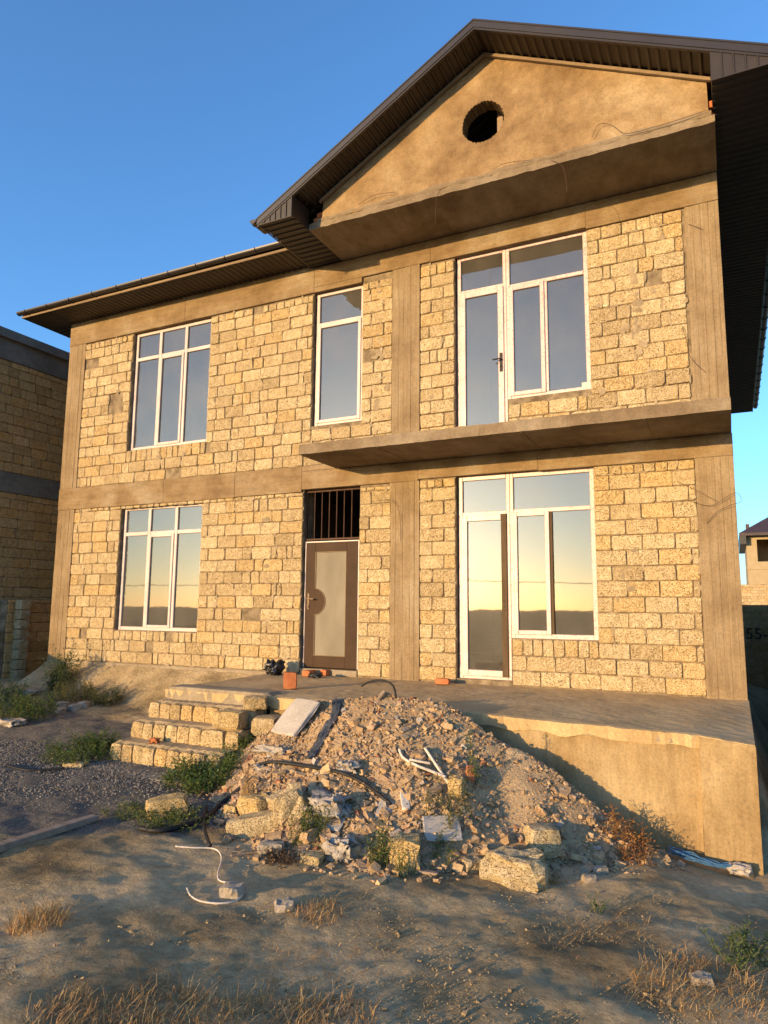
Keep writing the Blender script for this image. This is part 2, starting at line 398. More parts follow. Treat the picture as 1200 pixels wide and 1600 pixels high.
rb = random.Random(11)
BL = []                                          # x0,x1,z0,z1
def free(a, b, z0, z1):
    iv = [(a, b)]
    ops = [OPEN[k] for k in ('UL', 'LL', 'M', 'D')]
    for k in ('UR', 'LR'):
        o = OPEN[k]; ops += [(o[0], DX[k], o[2], o[3]), (DX[k], o[1], DZ[k], o[3])]
    for o in ops:
        if o[2] < z1 - .07 and o[3] > z0 + .07:
            iv = [q for (p, r) in iv for q in ((p, min(r, o[0])), (max(p, o[1]), r)) if q[1] - q[0] > .05]
    return iv
def fill(a, b, z0, z1, style, row):
    g = rb.uniform(.006, .013)
    x = a + .004; first = True
    while x < b - .03:
        rest = b - .004 - x
        if style == 'run': w = .385 if not (first and row % 2) else .20
        elif style == 'small': w = rb.uniform(.11, .21)
        else:
            r = rb.random(); w = rb.uniform(.355, .40) if r < .72 else (rb.uniform(.17, .22) if r < .94 else rb.uniform(.09, .13))
            if first and row % 2: w = rb.uniform(.15, .22)
        first = False
        if rest - w < .075: w = rest
        if w > .46: w = w / 2
        if not (style != 'run' and rb.random() < .02):
            BL.append((x, x + w - (g if x + w < b - .01 else 0), z0 + rb.uniform(.003, .008), z1 - rb.uniform(.003, .007)))
        x += w
for (xa, xb, za, zb, style) in ((XL, XM0, .005, 2.86, 'mixed'), (XM1, XR, 0.0, 2.90, 'run'), (XL, XM0, 3.285, 6.20, 'mixed'), (XM1, XR, 3.30, 6.27, 'mixed')):
    z = za; row = 0
    while z < zb - .05:
        hgt = .2 + rb.uniform(-.006, .006); z1 = min(z + hgt, zb); last = zb - z < .26
        if last: z1 = zb
        st = 'small' if last else style
        for (p, q) in free(xa, xb, z, z1):
            sill = [o for o in list(OPEN.values())[:3] + [(DX['UR'], OPEN['UR'][1], DZ['UR'], 9), (DX['LR'], OPEN['LR'][1], DZ['LR'], 9)] if z < o[2] - .02 < z1 + .06 and o[0] < q and o[1] > p]
            if sill and not last:
                o = sill[0]
                for (s0, s1, s2) in ((p, min(q, o[0]), style), (max(p, o[0]), min(q, o[1]), 'small'), (max(p, o[1]), q, style)):
                    if s1 - s0 > .06: fill(s0, s1, z, z1 if s2 != 'small' else o[2] - .004, s2, row)
            else: fill(p, q, z, z1, st, row)
        z = z1; row += 1
def projpx(p):
    d = Vector(p) - CAM; zz = d.dot(CF); return 600 + FPX * d.dot(CR) / zz, 800 - FPX * d.dot(CU) / zz
def parea(q):
    a = [projpx((q[i], 0, q[j])) for i, j in ((0, 2), (1, 2), (1, 3), (0, 3))]
    return abs(sum(a[i][0] * a[(i + 1) % 4][1] - a[(i + 1) % 4][0] * a[i][1] for i in range(4))) / 2
BL.sort(key=parea, reverse=True)
restb = MB()
for i, q in enumerate(BL):
    t = stone_tint(rb)
    if i < 300:
        b_ = MB(); block_geo(*q, rb, 0.0, t, b_); b_.build('stone_block', m_stone, wall)
    else: block_geo(*q, rb, 0.0, t, restb)
tag(restb.build('stone_blocks', m_stone, wall), kind='stuff')

sme = MB(); rsm = random.Random(66)
def smear(x, z, w, h):
    if any(o[0] - w * 1.2 < x < o[1] + w * 1.2 and o[2] - h * 1.2 < z < o[3] + h * 1.2 for o in OPEN.values()): return
    k = 11; o = [(x + w * math.cos(6.283 * i / k) * rsm.uniform(.6, 1.15), z + h * math.sin(6.283 * i / k) * rsm.uniform(.6, 1.15)) for i in range(k)]; y = rsm.uniform(-.006, .004); t = rsm.uniform(.8, 1.25)
    sme.add([(a, .03, b) for a, b in o] + [(a * .96 + x * .04, y, b * .96 + z * .04) for a, b in o] + [(x, y - .004, z)], [(i, (i + 1) % k, k + (i + 1) % k, k + i) for i in range(k)] + [(k + i, k + (i + 1) % k, 2 * k) for i in range(k)], (t, t, t * .97))
for i in range(330):
    q = rsm.choice(BL); c_ = rsm.random()
    if c_ < .6: smear(q[1], rsm.uniform(q[2], q[3]), rsm.uniform(.012, .035), rsm.uniform(.03, .10))
    elif c_ < .9: smear(rsm.uniform(q[0], q[1]), q[2], rsm.uniform(.04, .12), rsm.uniform(.010, .022))
    else: smear(rsm.uniform(q[0], q[1]), rsm.uniform(q[2], q[3]), rsm.uniform(.04, .09), rsm.uniform(.03, .07))
for (x, z0, z1, nn) in ((-4.86, 3.4, 6.1, 26), (-1.12, 4.6, 5.6, 16), (-1.0, 4.4, 5.2, 8), (-2.2, 3.5, 3.9, 6), (-6.9, .3, 2.7, 10), (-1.3, .3, 2.6, 8)):
    for i in range(nn): smear(x + rsm.gauss(0, .06), rsm.uniform(z0, z1), rsm.uniform(.03, .08), rsm.uniform(.03, .08))
m_smear = M('mortar_smear', (.27, .20, .12), (.38, .295, .19), 9, .95, .9, 45, .01, tint=True)
tag(sme.build('mortar_smears', m_smear, wall), kind='stuff')

# concrete frame ------------------------------------------------------
def board_column(x0, x1, z0, z1, seed):
    r = random.Random(seed); b_ = MB(); x = x0
    while x < x1 - .01:
        w = min(r.uniform(.07, .13), x1 - x)
        if x1 - x - w < .04: w = x1 - x
        y = r.uniform(-.013, -.008); n = 8; v = []; 
        for k in range(n + 1):
            zz = z0 + (z1 - z0) * k / n; e = r.uniform(-.0025, .0025)
            v += [(x, y + .004, zz), (x + .003, y + e, zz), (x + w - .003, y + e + r.uniform(-.001, .001), zz), (x + w, y + .004, zz), (x + w, .05, zz), (x, .05, zz)]
        f = [(k * 6 + i, k * 6 + (i + 1) % 6, k * 6 + 6 + (i + 1) % 6, k * 6 + 6 + i) for k in range(n) for i in range(6)]
        f += [(5, 4, 3, 2, 1, 0), tuple(n * 6 + i for i in range(6))]
        b_.add(v, f); x += w
    return b_.build('column', m_col, house)
for k, (a, b, z0, z1) in enumerate(((-11.925, XL, -.62, 2.855), (XM0, XM1, -.05, 2.895), (XR, .004, -.12, 2.905), (-11.925, XL, 3.285, 6.22), (XM0, XM1, 3.30, 6.31), (XR + .03, .004, 3.30, 6.27))):
    board_column(a, b, z0, z1, 20 + k)
def beam(segs, name='beam'):
    r = random.Random(4)
    for (x0, x1, z0, z1) in segs:
        b_ = MB(); y = r.uniform(-.02, -.013); b_.bbox(x0, x1, y, .06, z0, z1, .006); b_.build(name, m_beam, house)
beam([(-11.93, -9.2, 2.857, 3.283), (-9.2, -7.6, 2.85, 3.281), (-7.6, -6.25, 2.86, 3.285), (-6.25, -4.2, 2.897, 3.19), (-4.2, -2.4, 2.92, 3.19), (-2.4, .006, 2.907, 3.19)])
beam([(-6.25, -5.62, 3.192, 3.283)])
beam([(-11.93, -8.9, 6.222, 6.73), (-8.9, -6.1, 6.225, 6.73), (-6.1, -4.0, 6.314, 6.66), (-4.0, -1.66, 6.30, 6.66), (-1.66, .006, 6.275, 6.66)])
b_ = MB(); b_.box(-6.1, -5.2, -.012, .05, 6.226, 6.312); b_.build('beam', m_beam, house)
b_ = MB()
for x0, x1, y in ((-11.935, -9.6, -.012), (-9.6, -6.66, -.010)): b_.bbox(x0, x1, y, .05, -1.2, -.005, .006)
b_.build('plinth', m_plinth, house)
b_ = MB(); b_.box(-6.65, .02, -.008, .05, -2.9, -.02); b_.build('plinth', m_plinth, house)

def rough_slab(name, x0, x1, y0, z0, z1, mat, n=60, seed=1, notch=.012):
    r = random.Random(seed); v = []; f = []
    for i in range(n + 1):
        x = x0 + (x1 - x0) * i / n; e = r.uniform(-notch, notch); e2 = r.uniform(-notch, notch); e3 = r.uniform(-notch, notch) * .8
        v += [(x, y0 + e * .6, z0 + abs(e2) * .4), (x, y0 + e * .5 + .004, (z0 + z1) / 2), (x, y0 + .01 + e3, z1 - abs(e) * .7), (x, -.018, z1), (x, -.018, z0)]
    for i in range(n):
        for k in range(5):
            a, b2 = i * 5 + k, i * 5 + (k + 1) % 5; f.append((b2, a, a + 5, b2 + 5))
    f += [(0, 1, 2, 3, 4), tuple(n * 5 + k for k in (4, 3, 2, 1, 0))]
    o = MB(); o.add(v, f); return o.build(name, mat, house)
bs = rough_slab('balcony_slab', -5.61, 0.0, -1.1, 3.195, 3.352, m_slab, 70, 2)
gs = rough_slab('eave_slab', -5.56, .012, -1.05, 6.665, 6.775, m_slab, 70, 3, .016)
for x in (-4.35, -2.35, -.9):                                  # formwork seams under the balcony
    b_ = MB(); b_.box(x, x + .012, -1.08, -.03, 3.188, 3.1945); b_.build('formwork_seam', m_slab, bs)

# gable wall with round opening ---------------------------------------
GY0 = -1.035
AX, AZ = -2.765, 8.675; LT, LZ = -6.17, 6.725; RT, RZ = .72, 6.955; YV = -1.5
SL = (AZ - LZ) / (AX - LT); SR = (AZ - RZ) / (RT - AX)
def slope_z(x): return AZ - SL * (AX - x) if x < AX else AZ - SR * (x - AX)
gp = [(-5.34, 6.77), (-.05, 6.775)] + [(x, slope_z(x) - .10) for x in (-.055, -.5, -1.2, -2.0, -2.765, -3.4, -4.2, -4.9, -5.33)]
hc = (-2.81, 7.585); hr = .295
def ray_poly(c, a, poly):
    dx, dz = math.cos(a), math.sin(a); best = 9
    for i in range(len(poly)):
        (x1, z1), (x2, z2) = poly[i], poly[(i + 1) % len(poly)]; ex, ez = x2 - x1, z2 - z1
        den = dx * ez - dz * ex
        if abs(den) < 1e-9: continue
        t = ((x1 - c[0]) * ez - (z1 - c[1]) * ex) / den; s_ = ((x1 - c[0]) * dz - (z1 - c[1]) * dx) / den
        if t > 0 and -1e-6 <= s_ <= 1 + 1e-6: best = min(best, t)
    return c[0] + dx * best, c[1] + dz * best
angs = sorted({round(2 * math.pi * k / 160, 5) for k in range(160)} | {round(math.atan2(z - hc[1], x - hc[0]) % (2 * math.pi), 5) for x, z in gp})
n = len(angs); v = []; rg = random.Random(5); rings = 6
outp = [ray_poly(hc, a, gp) for a in angs]
hol = [(hc[0] + (hr + rg.uniform(-.012, .012)) * math.cos(a), hc[1] + (hr + rg.uniform(-.012, .012)) * math.sin(a)) for a in angs]
for k in range(rings + 1):
    for i in range(n):
        t = (k / rings) ** 1.3; x = hol[i][0] * (1 - t) + outp[i][0] * t; z = hol[i][1] * (1 - t) + outp[i][1] * t
        e = mnoise.noise(Vector((x * 2.2, 0, z * 2.2))) * .016 + mnoise.noise(Vector((x * 7, 3, z * 7))) * .006
        if k == rings and z > 7.1: z += rg.uniform(-.035, .012)
        v.append((x, GY0 + e, z))
f = [(k * n + i, (k + 1) * n + i, (k + 1) * n + (i + 1) % n, k * n + (i + 1) % n) for k in range(rings) for i in range(n)]
b0 = len(v); v += [(x, GY0 + .2, z) for x, z in hol]; v += [(x, GY0 + .2, z) for x, z in outp]
f += [(b0 + i, i, (i + 1) % n, b0 + (i + 1) % n) for i in range(n)]
f += [(rings * n + i, b0 + n + i, b0 + n + (i + 1) % n, rings * n + (i + 1) % n) for i in range(n)]
f += [(b0 + n + i, b0 + i, b0 + (i + 1) % n, b0 + n + (i + 1) % n) for i in range(n)]
gab = MB(); gab.add(v, f); gable = gab.build('gable_wall', m_plaster, house, smooth=False)
tag(gable, label='plastered gable wall with round opening')
b_ = MB(); b_.box(-2.70, -2.62, -.72, -.64, 6.78, 8.3); b_.build('attic_post', m_wood, house)
# rough mortar and broken brick along the foot and the ends of the gable
rg = random.Random(9)
for (x0, x1, y0, z0, z1) in ((-5.52, -5.40, -1.0, 6.80, 6.88), (-5.47, -5.36, -.99, 6.885, 6.955), (-.085, .0, -1.0, 6.79, 6.83), (-.045, .0, -1.0, 6.90, 6.985)):
    b_ = MB(); b_.bbox(x0, x1, y0, y0 + .14, z0, z1, .008, (rg.uniform(.8, 1.1),) * 3); b_.build('brick', m_brick, house)
for i in range(26):
    t = i / 25; x = -2.6 + 2.5 * t + rg.uniform(-.03, .03); z = slope_z(x) - .115
    if rg.random() < .45:
        b_ = MB(); b_.bbox(x, x + rg.uniform(.04, .09), -1.03, -.9, z - .035, z - .01 + rg.uniform(0, .02), .006, (rg.uniform(.7, 1.),) * 3); b_.build('brick', m_brick, house)
b_ = MB(); v = []; f = []
for i in range(121):
    x = -5.42 + 5.40 * i / 120; a = .022 + .02 * mnoise.noise(Vector((x * 5, 1, 2))) + rg.uniform(-.006, .006); hh = .055 + .04 * mnoise.noise(Vector((x * 3, 7, 2)))
    v += [(x, -1.05 + .012, 6.768), (x, -1.045 - a * .2, 6.775 + hh * .35), (x, -1.04, 6.775 + hh), (x, -1.0, 6.78 + hh)]
for i in range(120):
    for k in range(3): f.append((i * 4 + k, i * 4 + 4 + k, i * 4 + 5 + k, i * 4 + 1 + k))
b_.add(v, f); b_.build('mortar_fillet', m_slab, house)

# roof ------------------------------------------------------------------
def rib_panel(mb, o, u, v, width, length, nrm, pitch=.105, depth=.014, t=None):
    """trapezoid-ribbed sheet: ribs repeat along u, run along v, stand out along nrm"""
    o, u, v, nrm = Vector(o), Vector(u).normalized(), Vector(v).normalized(), Vector(nrm).normalized()
    pr = []; s = 0
    while s < width:
        for a, d in ((0, 0), (.55, 0), (.66, 1), (.88, 1)):
            if s + a * pitch <= width: pr.append((s + a * pitch, d * depth))
        s += pitch
    pr.append((width, 0))
    vv = []
    for q in (0, length):
        for a, d in pr: vv.append(o + u * a + v * q + nrm * d)
    k = len(pr)
    vv2 = [p - nrm * .003 for p in vv]
    ff = [(i, i + 1, k + i + 1, k + i) for i in range(k - 1)]
    mb.add(vv, ff, t); mb.add(vv2, [tuple(reversed(q)) for q in ff], t)
b_ = MB()
LBACK = 13.4
for sgn in (-1, 1):
    tip = LT if sgn < 0 else RT; s_ = SL if sgn < 0 else SR
    a = Vector((AX, YV, AZ)); e = Vector((tip, YV, slope_z(tip)))
    d = (e - a); nrm = Vector((-sgn * 0, 0, 1)); nn = Vector((sgn * s_, 0, 1)).normalized()
    rib_panel(b_, a, (0, 1, 0), d, LBACK - YV if sgn > 0 else LBACK - YV, d.length, nn, .2, .025)
roof = b_.build('roof', m_metal, house)
# left wing roof: rises backwards from the front eave
b_ = MB(); EZ = 6.83
e0 = Vector((-12.6, -.67, EZ)); up = Vector((0, 7.2, 3.0))
rib_panel(b_, e0, (1, 0, 0), up, 6.45, up.length, (0, -3, 7.2), .2, .025)
up2 = Vector((0, 7.3, -3.0)); rib_panel(b_, e0 + up, (1, 0, 0), up2, 9.0, up2.length, (0, 3, 7.2), .2, .025)
b_.build('wing_roof', m_metal, roof)
b_ = MB(); b_.add([(-11.9, 0, 6.67), (-11.9, 12.5, 6.67), (-11.9, 6.1, 9.6)], [(0, 1, 2)]); b_.build('wing_gable', m_plaster, house)
# verge caps and rake soffits
for sgn in (-1, 1):
    tip = LT - .01 if sgn < 0 else RT + .01; s_ = SL if sgn < 0 else SR
    zt = slope_z(tip); b_ = MB()
    hz = .06
    def pr(x, dz): return (x, slope_z(x) + dz)
    A = [(AX, AZ + .03), (tip, zt + .03), (tip, zt - hz), (AX, AZ - hz)]
    if sgn > 0: A = A[::-1]
    b_.prism(A, YV - .022, YV + .012)
    A = [(AX, AZ + .055), (tip, zt + .055), (tip, zt + .031), (AX, AZ + .031)]
    if sgn > 0: A = A[::-1]
    b_.prism(A, YV - .03, YV + .16)
    b_.build('verge_cap', m_metal, roof)
    b_ = MB()
    A = [(AX, AZ - hz - .001), (tip, zt - hz - .001), (tip, zt - hz - .03), (AX, AZ - hz - .03)]
    if sgn > 0: A = A[::-1]
    b_.prism(A, YV - .012, YV + .03); b_.build('verge_trim', m_metal, roof)
    # rake soffit under the overhang, ribs running front to back
    xa = -5.5 if sgn < 0 else -.005
    a = Vector((AX, YV + .03, AZ - .072)); e = Vector((xa, YV + .03, slope_z(xa) - .072)); d = e - a
    b_ = MB(); rib_panel(b_, a, d, (0, 1, 0), d.length, .62, Vector((-sgn * s_, 0, -1)), .125, .02); b_.build('rake_soffit', m_metal2, roof)
    # timber batten along the top of the gable wall
    b_ = MB(); xb = -5.36 if sgn < 0 else -.01
    A = [(AX, AZ - .095), (xb, slope_z(xb) - .095), (xb, slope_z(xb) - .14), (AX, AZ - .14)]
    if sgn > 0: A = A[::-1]
    b_.prism(A, -1.09, -1.052); b_.build('rake_batten', m_strip, roof)
# eave boxes of the gable roof
def eave_box(x0, x1, zb, sgn, ylen):
    b_ = MB(); w = x1 - x0
    # ribbed front, cut under the sloping roof
    k = 6; dx = w / k
    for i in range(k):
        xa, xb = x0 + dx * i, x0 + dx * (i + 1); c = .18 * dx
        za, zc = slope_z(xa) - .06, slope_z(xb) - .06; zq = slope_z(xb - c) - .06
        b_.add([(xa, YV, zb), (xb - c, YV, zb), (xb - c, YV, zq), (xa, YV, za)], [(0, 1, 2, 3)])
        b_.add([(xb - c, YV, zb), (xb - c * .8, YV - .016, zb), (xb - c * .2, YV - .016, zb), (xb, YV, zb), (xb - c, YV, zq), (xb - c * .8, YV - .016, zq), (xb - c * .2, YV - .016, zc), (xb, YV, zc)],
               [(0, 1, 5, 4), (1, 2, 6, 5), (2, 3, 7, 6)])
    b_.build('eave_box_front', m_metal2, roof)
    # underside, ribs along x repeated going back
    b_ = MB(); rib_panel(b_, (x0, YV + .002, zb + .004), (0, 1, 0), (1, 0, 0), ylen, w, (0, 0, -1), .13, .016); b_.build('eave_soffit', m_metal2, roof)
    b_ = MB(); xi = x1 if sgn < 0 else x0; xo = x0 if sgn < 0 else x1
    b_.box(min(xi, xi - sgn * .006), max(xi, xi - sgn * .006), YV + .003, -1.05, zb, slope_z(xi) - .075)
    b_.build('eave_box_side', m_metal, roof)
    b_ = MB(); b_.box(min(xo, xo + sgn * .02), max(xo, xo + sgn * .02), YV + .003, YV + ylen, zb - .012, slope_z(xo) - .08); b_.build('fascia', m_metal, roof)
    b_ = MB(); b_.box(x0 - .004, x1 + .004, YV - .02, YV + .004, zb - .014, zb - .001); b_.build('eave_trim', m_metal2, roof)
    return xo
eave_box(-6.14, -5.565, 6.665, -1, 1.49)
eave_box(0.0, .70, 6.865, 1, 14.9)
def gutter(name, p0, p1, r=.062):
    p0, p1 = Vector(p0), Vector(p1); d = (p1 - p0).normalized(); out = d.cross(Vector((0, 0, 1))); v = []; f = []; n = 9
    for q in (p0, p1):
        for rr in (r, r - .005):
            for k in range(n):
                a = math.pi * k / (n - 1); v.append(q + out * (math.cos(a) * rr) - Vector((0, 0, 1)) * (math.sin(a) * rr))
    for k in range(n - 1):
        f += [(k, k + 1, 2 * n + k + 1, 2 * n + k), (3 * n + k, 3 * n + k + 1, n + k + 1, n + k)]
    f += [(0, n, 3 * n, 2 * n), (n - 1, 2 * n + n - 1, 3 * n + n - 1, n + n - 1)]
    f += [tuple(range(n - 1, -1, -1)), tuple(range(2 * n, 3 * n))]
    b_ = MB(); b_.add(v, f); g = b_.build(name, m_metal, roof)
    L = (p1 - p0).length; k = 0.25
    while k < L:
        c = p0 + d * k; v = []; 
        b_ = MB(); b_.tube([c + out * (math.cos(a) * (r + .006)) - Vector((0, 0, math.sin(a) * (r + .006))) for a in [math.pi * i / 8 for i in range(9)]], .007, 4)
        b_.build('gutter_bracket', m_metal, g); k += .62
gutter('gutter', (-12.62, -.70, 6.80), (-6.2, -.70, 6.82))
gutter('gutter', (.79, YV, 6.98), (.79, 13.3, 6.98))
gutter('gutter', (-6.245, -1.2, 6.76), (-6.245, YV - .03, 6.76))
# front eave of the left wing
b_ = MB(); b_.box(-12.56, -6.2, -.61, -.03, 6.728, 6.74); b_.box(-12.56, -11.9, -.029, 12.8, 6.728, 6.74); b_.build('eave_board', m_metal, roof)
b_ = MB(); rib_panel(b_, (-12.56, -.61, 6.705), (1, 0, 0), (0, 1, 0), 6.74, .60, (0, 0, -1), .115, .016); b_.build('eave_soffit', m_metal2, roof)
b_ = MB(); b_.box(-12.58, -6.16, -.635, -.617, 6.70, 6.83); b_.build('fascia', m_metal, roof)
b_ = MB(); b_.box(-12.585, -6.16, -.658, -.636, 6.698, 6.738); b_.build('fascia_strip', m_strip, roof)
b_ = MB(); b_.box(-12.58, -12.562, -.615, 12.9, 6.70, 6.84); b_.build('fascia', m_metal, roof)
b_ = MB(); rib_panel(b_, (-12.56, 0.0, 6.705), (0, 1, 0), (1, 0, 0), 12.8, .63, (0, 0, -1), .115, .016); b_.build('eave_soffit', m_metal2, roof)
b_ = MB(); b_.tube([(AX, YV + .01, AZ + .03), (AX, LBACK, AZ + .03)], .05, 8); b_.build('ridge_cap', m_metal, roof)

# windows and doors -----------------------------------------------------
def bar(mb, x0, x1, z0, z1, y0, y1): mb.bbox(x0, x1, y0, y1, z0, z1, .006)
def frame_rect(mb, x0, x1, z0, z1, w, y0, y1):
    bar(mb, x0, x0 + w, z0, z1, y0, y1); bar(mb, x1 - w, x1, z0, z1, y0, y1)
    bar(mb, x0 + w, x1 - w, z0, z0 + w, y0 + .0005, y1); bar(mb, x0 + w, x1 - w, z1 - w, z1, y0 + .0005, y1)
def pane(x0, x1, z0, z1, parent, y=None):
    y = DF + .03 if y is None else y
    b_ = MB(); b_.box(x0, x1, y, y + .006, z0, z1); return b_.build('pane', m_glass, parent)
def sash(x0, x1, z0, z1, parent, w=.055, mat=None):
    b_ = MB(); frame_rect(b_, x0, x1, z0, z1, w, DF - .018, DF + .045); s_ = b_.build('sash', mat or m_pvcplain, parent)
    pane(x0 + w, x1 - w, z0 + w, z1 - w, parent, DF + .012)
    return s_
FW = .064
def three_light(key, mat, tz):
    x0, x1, z0, z1 = OPEN[key]; b_ = MB(); y0, y1 = DF, DF + .06
    frame_rect(b_, x0 + .012, x1 - .002, z0 + .002, z1 - .008, FW, y0, y1)
    W_ = x1 - x0; m1, m2 = x0 + W_ * .335, x0 + W_ * .665; h = .034
    for c in (m1, m2): bar(b_, c - h, c + h, z0 + FW, z1 - FW, y0 + .001, y1 - .001)
    for a, c in ((x0 + FW, m1 - h), (m1 + h, m2 - h), (m2 + h, x1 - FW)): bar(b_, a, c, tz - h, tz + h, y0 + .002, y1 - .002)
    wdw = b_.build('window', mat, house)
    for a, c in ((x0 + FW, m1 - h), (m1 + h, m2 - h), (m2 + h, x1 - FW)):
        pane(a, c, tz + h, z1 - FW, wdw)
    pane(x0 + FW, m1 - h, z0 + FW, tz - h, wdw); pane(m2 + h, x1 - FW, z0 + FW, tz - h, wdw)
    sash(m1 + h - .008, m2 - h + .008, z0 + FW - .01, tz - h + .008, wdw, .05)
    return wdw
w1 = three_light('UL', m_pvcplain, 5.70); w2 = three_light('LL', m_pvcplain, 2.33)
x0, x1, z0, z1 = OPEN['M']; b_ = MB(); frame_rect(b_, x0 + .02, x1 - .002, z0 + .002, z1 - .01, FW, DF, DF + .06); bar(b_, x0 + FW, x1 - FW, 5.66, 5.71, DF + .002, DF + .058)
w3 = b_.build('window', m_pvcplain, house); pane(x0 + FW, x1 - FW, 5.71, z1 - FW, w3); sash(x0 + FW - .0, x1 - FW + .008, z0 + FW - .012, 5.668, w3, .055)
def door_window(key, tzl, tzr, mat, brown):
    x0, x1, z0, z1 = OPEN[key]; xm = rec(DX[key], CAM.x); zw = DZ[key]; b_ = MB(); y0, y1 = DF, DF + .065
    xa, xb, zt = x0 + .015, x1 - .002, z1 - .008
    bar(b_, xa, xa + FW, z0, zt, y0, y1); bar(b_, xb - FW, xb, zw, zt, y0, y1)
    bar(b_, xm - .052, xm - .001, z0, zt, y0, y1); bar(b_, xm + .001, xm + .052, zw, zt, y0, y1)
    for a, c, tz in ((xa + FW, xm - .052, tzl), (xm + .052, xb - FW, tzr)):
        bar(b_, a, c, zt - FW, zt, y0 + .001, y1); bar(b_, a, c, tz - .028, tz + .028, y0 + .001, y1)
    bar(b_, xm + .052, xb - FW, zw, zw + FW, y0 + .001, y1); bar(b_, xa + FW, xm - .052, z0, z0 + .05, y0 + .001, y1)
    wdw = b_.build('window', mat, house)
    pane(xa + FW, xm - .052, tzl + .028, zt - FW, wdw); pane(xm + .052, xb - FW, tzr + .028, zt - FW, wdw)
    # door leaf
    dx0, dx1, dz0, dz1 = xa + FW - .012, xm - .044, z0 + .04, tzl - .02
    b_ = MB(); w = .085; bar(b_, dx0, dx0 + w, dz0, dz1, DF - .02, DF + .05)
    bar(b_, dx0 + w, dx1 - w, dz0, dz0 + w, DF - .0195, DF + .05); bar(b_, dx0 + w, dx1 - w, dz1 - w, dz1, DF - .0195, DF + .05)
    if not brown: bar(b_, dx1 - w, dx1, dz0, dz1, DF - .02, DF + .05)
    leaf = b_.build('door_leaf', mat, wdw)
    if brown:
        b_ = MB(); bar(b_, dx1 - w + .001, dx1, dz0, dz1, DF - .02, DF + .05); b_.build('lock_stile', m_pvcbrown, wdw)
    pane(dx0 + w, dx1 - w, dz0 + w, dz1 - w, wdw, DF + .01)
    # sash and fixed light
    xs_ = xm + .052 + (xb - FW - xm - .052) * .47; zl, zh = zw + FW, tzr - .028
    b_ = MB(); bar(b_, xs_ - .004, xs_ + .045, zl, zh, DF + .002, DF + .06); b_.build('mullion', m_pvcbrown if brown else mat, wdw)
    sash(xm + .044, xs_ + .004, zl - .012, zh + .012, wdw, .06, mat)
    pane(xs_ + .045, xb - FW, zl, zh, wdw)
    return wdw, dx1 - w / 2
w4, hx = door_window('UR', 5.745, 5.70, m_pvc, False)
b_ = MB(); b_.bbox(hx - .022, hx + .022, DF - .032, DF - .021, 4.42, 4.70, .004); b_.tube([(hx, DF - .03, 4.60), (hx, DF - .075, 4.60), (hx - .11, DF - .08, 4.595)], .011, 8)
b_.tube([(hx, DF - .03, 4.5), (hx, DF - .045, 4.5)], .014, 8); b_.build('door_handle', m_black, w4)
w5, hx = door_window('LR', 2.365, 2.372, m_pvc, True)
b_ = MB()
for zq in (1.12, 1.05, .99): b_.tube([(hx, DF - .021, zq), (hx, DF - .026, zq)], .012, 8)
b_.build('lock_hole', m_black, w5)
b_ = MB(); b_.box(-1.80, -1.72, DF + .02, DF + .026, 4.05, 4.11); b_.build('glass_sticker', m_white, w4)
b_ = MB(); b_.box(-8.62, -8.42, DF + .08, DF + .16, .64, .70); b_.tube([(-8.58, DF + .12, .70), (-8.5, DF + .11, .77), (-8.42, DF + .12, .71)], .04, 7); b_.build('crumpled_paper', m_bag, w2)

# front door
x0, x1, z0, z1 = OPEN['D']; dx0, dx1, dz0, dz1 = x0 + .015, x1 - .03, .085, 2.06
b_ = MB(); y0 = DF - .01
for (a, c, p, q) in ((dx0, dx0 + .022, dz0, dz1), (dx1 - .022, dx1, dz0, dz1), (dx0 + .022, dx1 - .022, dz1 - .022, dz1)): bar(b_, a, c, p, q, y0, y0 + .07)
door = b_.build('front_door', m_pvcplain, house)
px0, px1, pz0, pz1 = -6.016, -5.45, .268, 1.892
kx, kz, kr = -6.03, 1.107, .20
b_ = MB()
def pl(a, c, p, q): b_.bbox(a, c, y0 + .006, y0 + .055, p, q, .003)
pl(dx0 + .024, px0, dz0 + .01, dz1 - .024); pl(px1, dx1 - .024, dz0 + .01, dz1 - .024); pl(px0, px1, dz0 + .01, pz0); pl(px0, px1, pz1, dz1 - .024)
A = [(px0, kz - kr)] + [(kx + kr * math.cos(a), kz + kr * math.sin(a)) for a in [R(-86 + 172 * i / 20) for i in range(21)]] + [(px0, kz + kr)]
b_.prism(A, y0 + .0055, y0 + .05); b_.build('door_panel', m_door, door)
b_ = MB(); b_.box(px0 - .01, px1 + .01, y0 + .018, y0 + .028, pz0 - .01, pz1 + .01); b_.build('door_glass', m_screen, door)
b_ = MB(); w = .012
for (a, c, p, q) in ((px0, px1, pz1 - w, pz1), (px0, px1, pz0, pz0 + w), (px1 - w, px1, pz0 + w, pz1 - w), (px0, px0 + w, pz0 + w, kz - kr), (px0, px0 + w, kz + kr, pz1 - w)): b_.bbox(a, c, y0 + .004, y0 + .02, p, q, .003)
b_.tube([(kx + (kr + .006) * math.cos(a), y0 + .012, kz + (kr + .006) * math.sin(a)) for a in [R(-84 + 168 * i / 20) for i in range(21)]], .007, 6)
b_.build('glazing_bead', m_strip, door)
b_ = MB(); b_.bbox(-6.145, -6.108, y0 - .004, y0 + .006, .98, 1.24, .004); b_.tube([(-6.127, y0, 1.15), (-6.127, y0 - .05, 1.15), (-6.0, y0 - .055, 1.145)], .011, 8); b_.tube([(-6.127, y0 - .02, 1.03), (-6.127, y0, 1.03)], .014, 8)
b_.build('door_handle', m_strip, door)
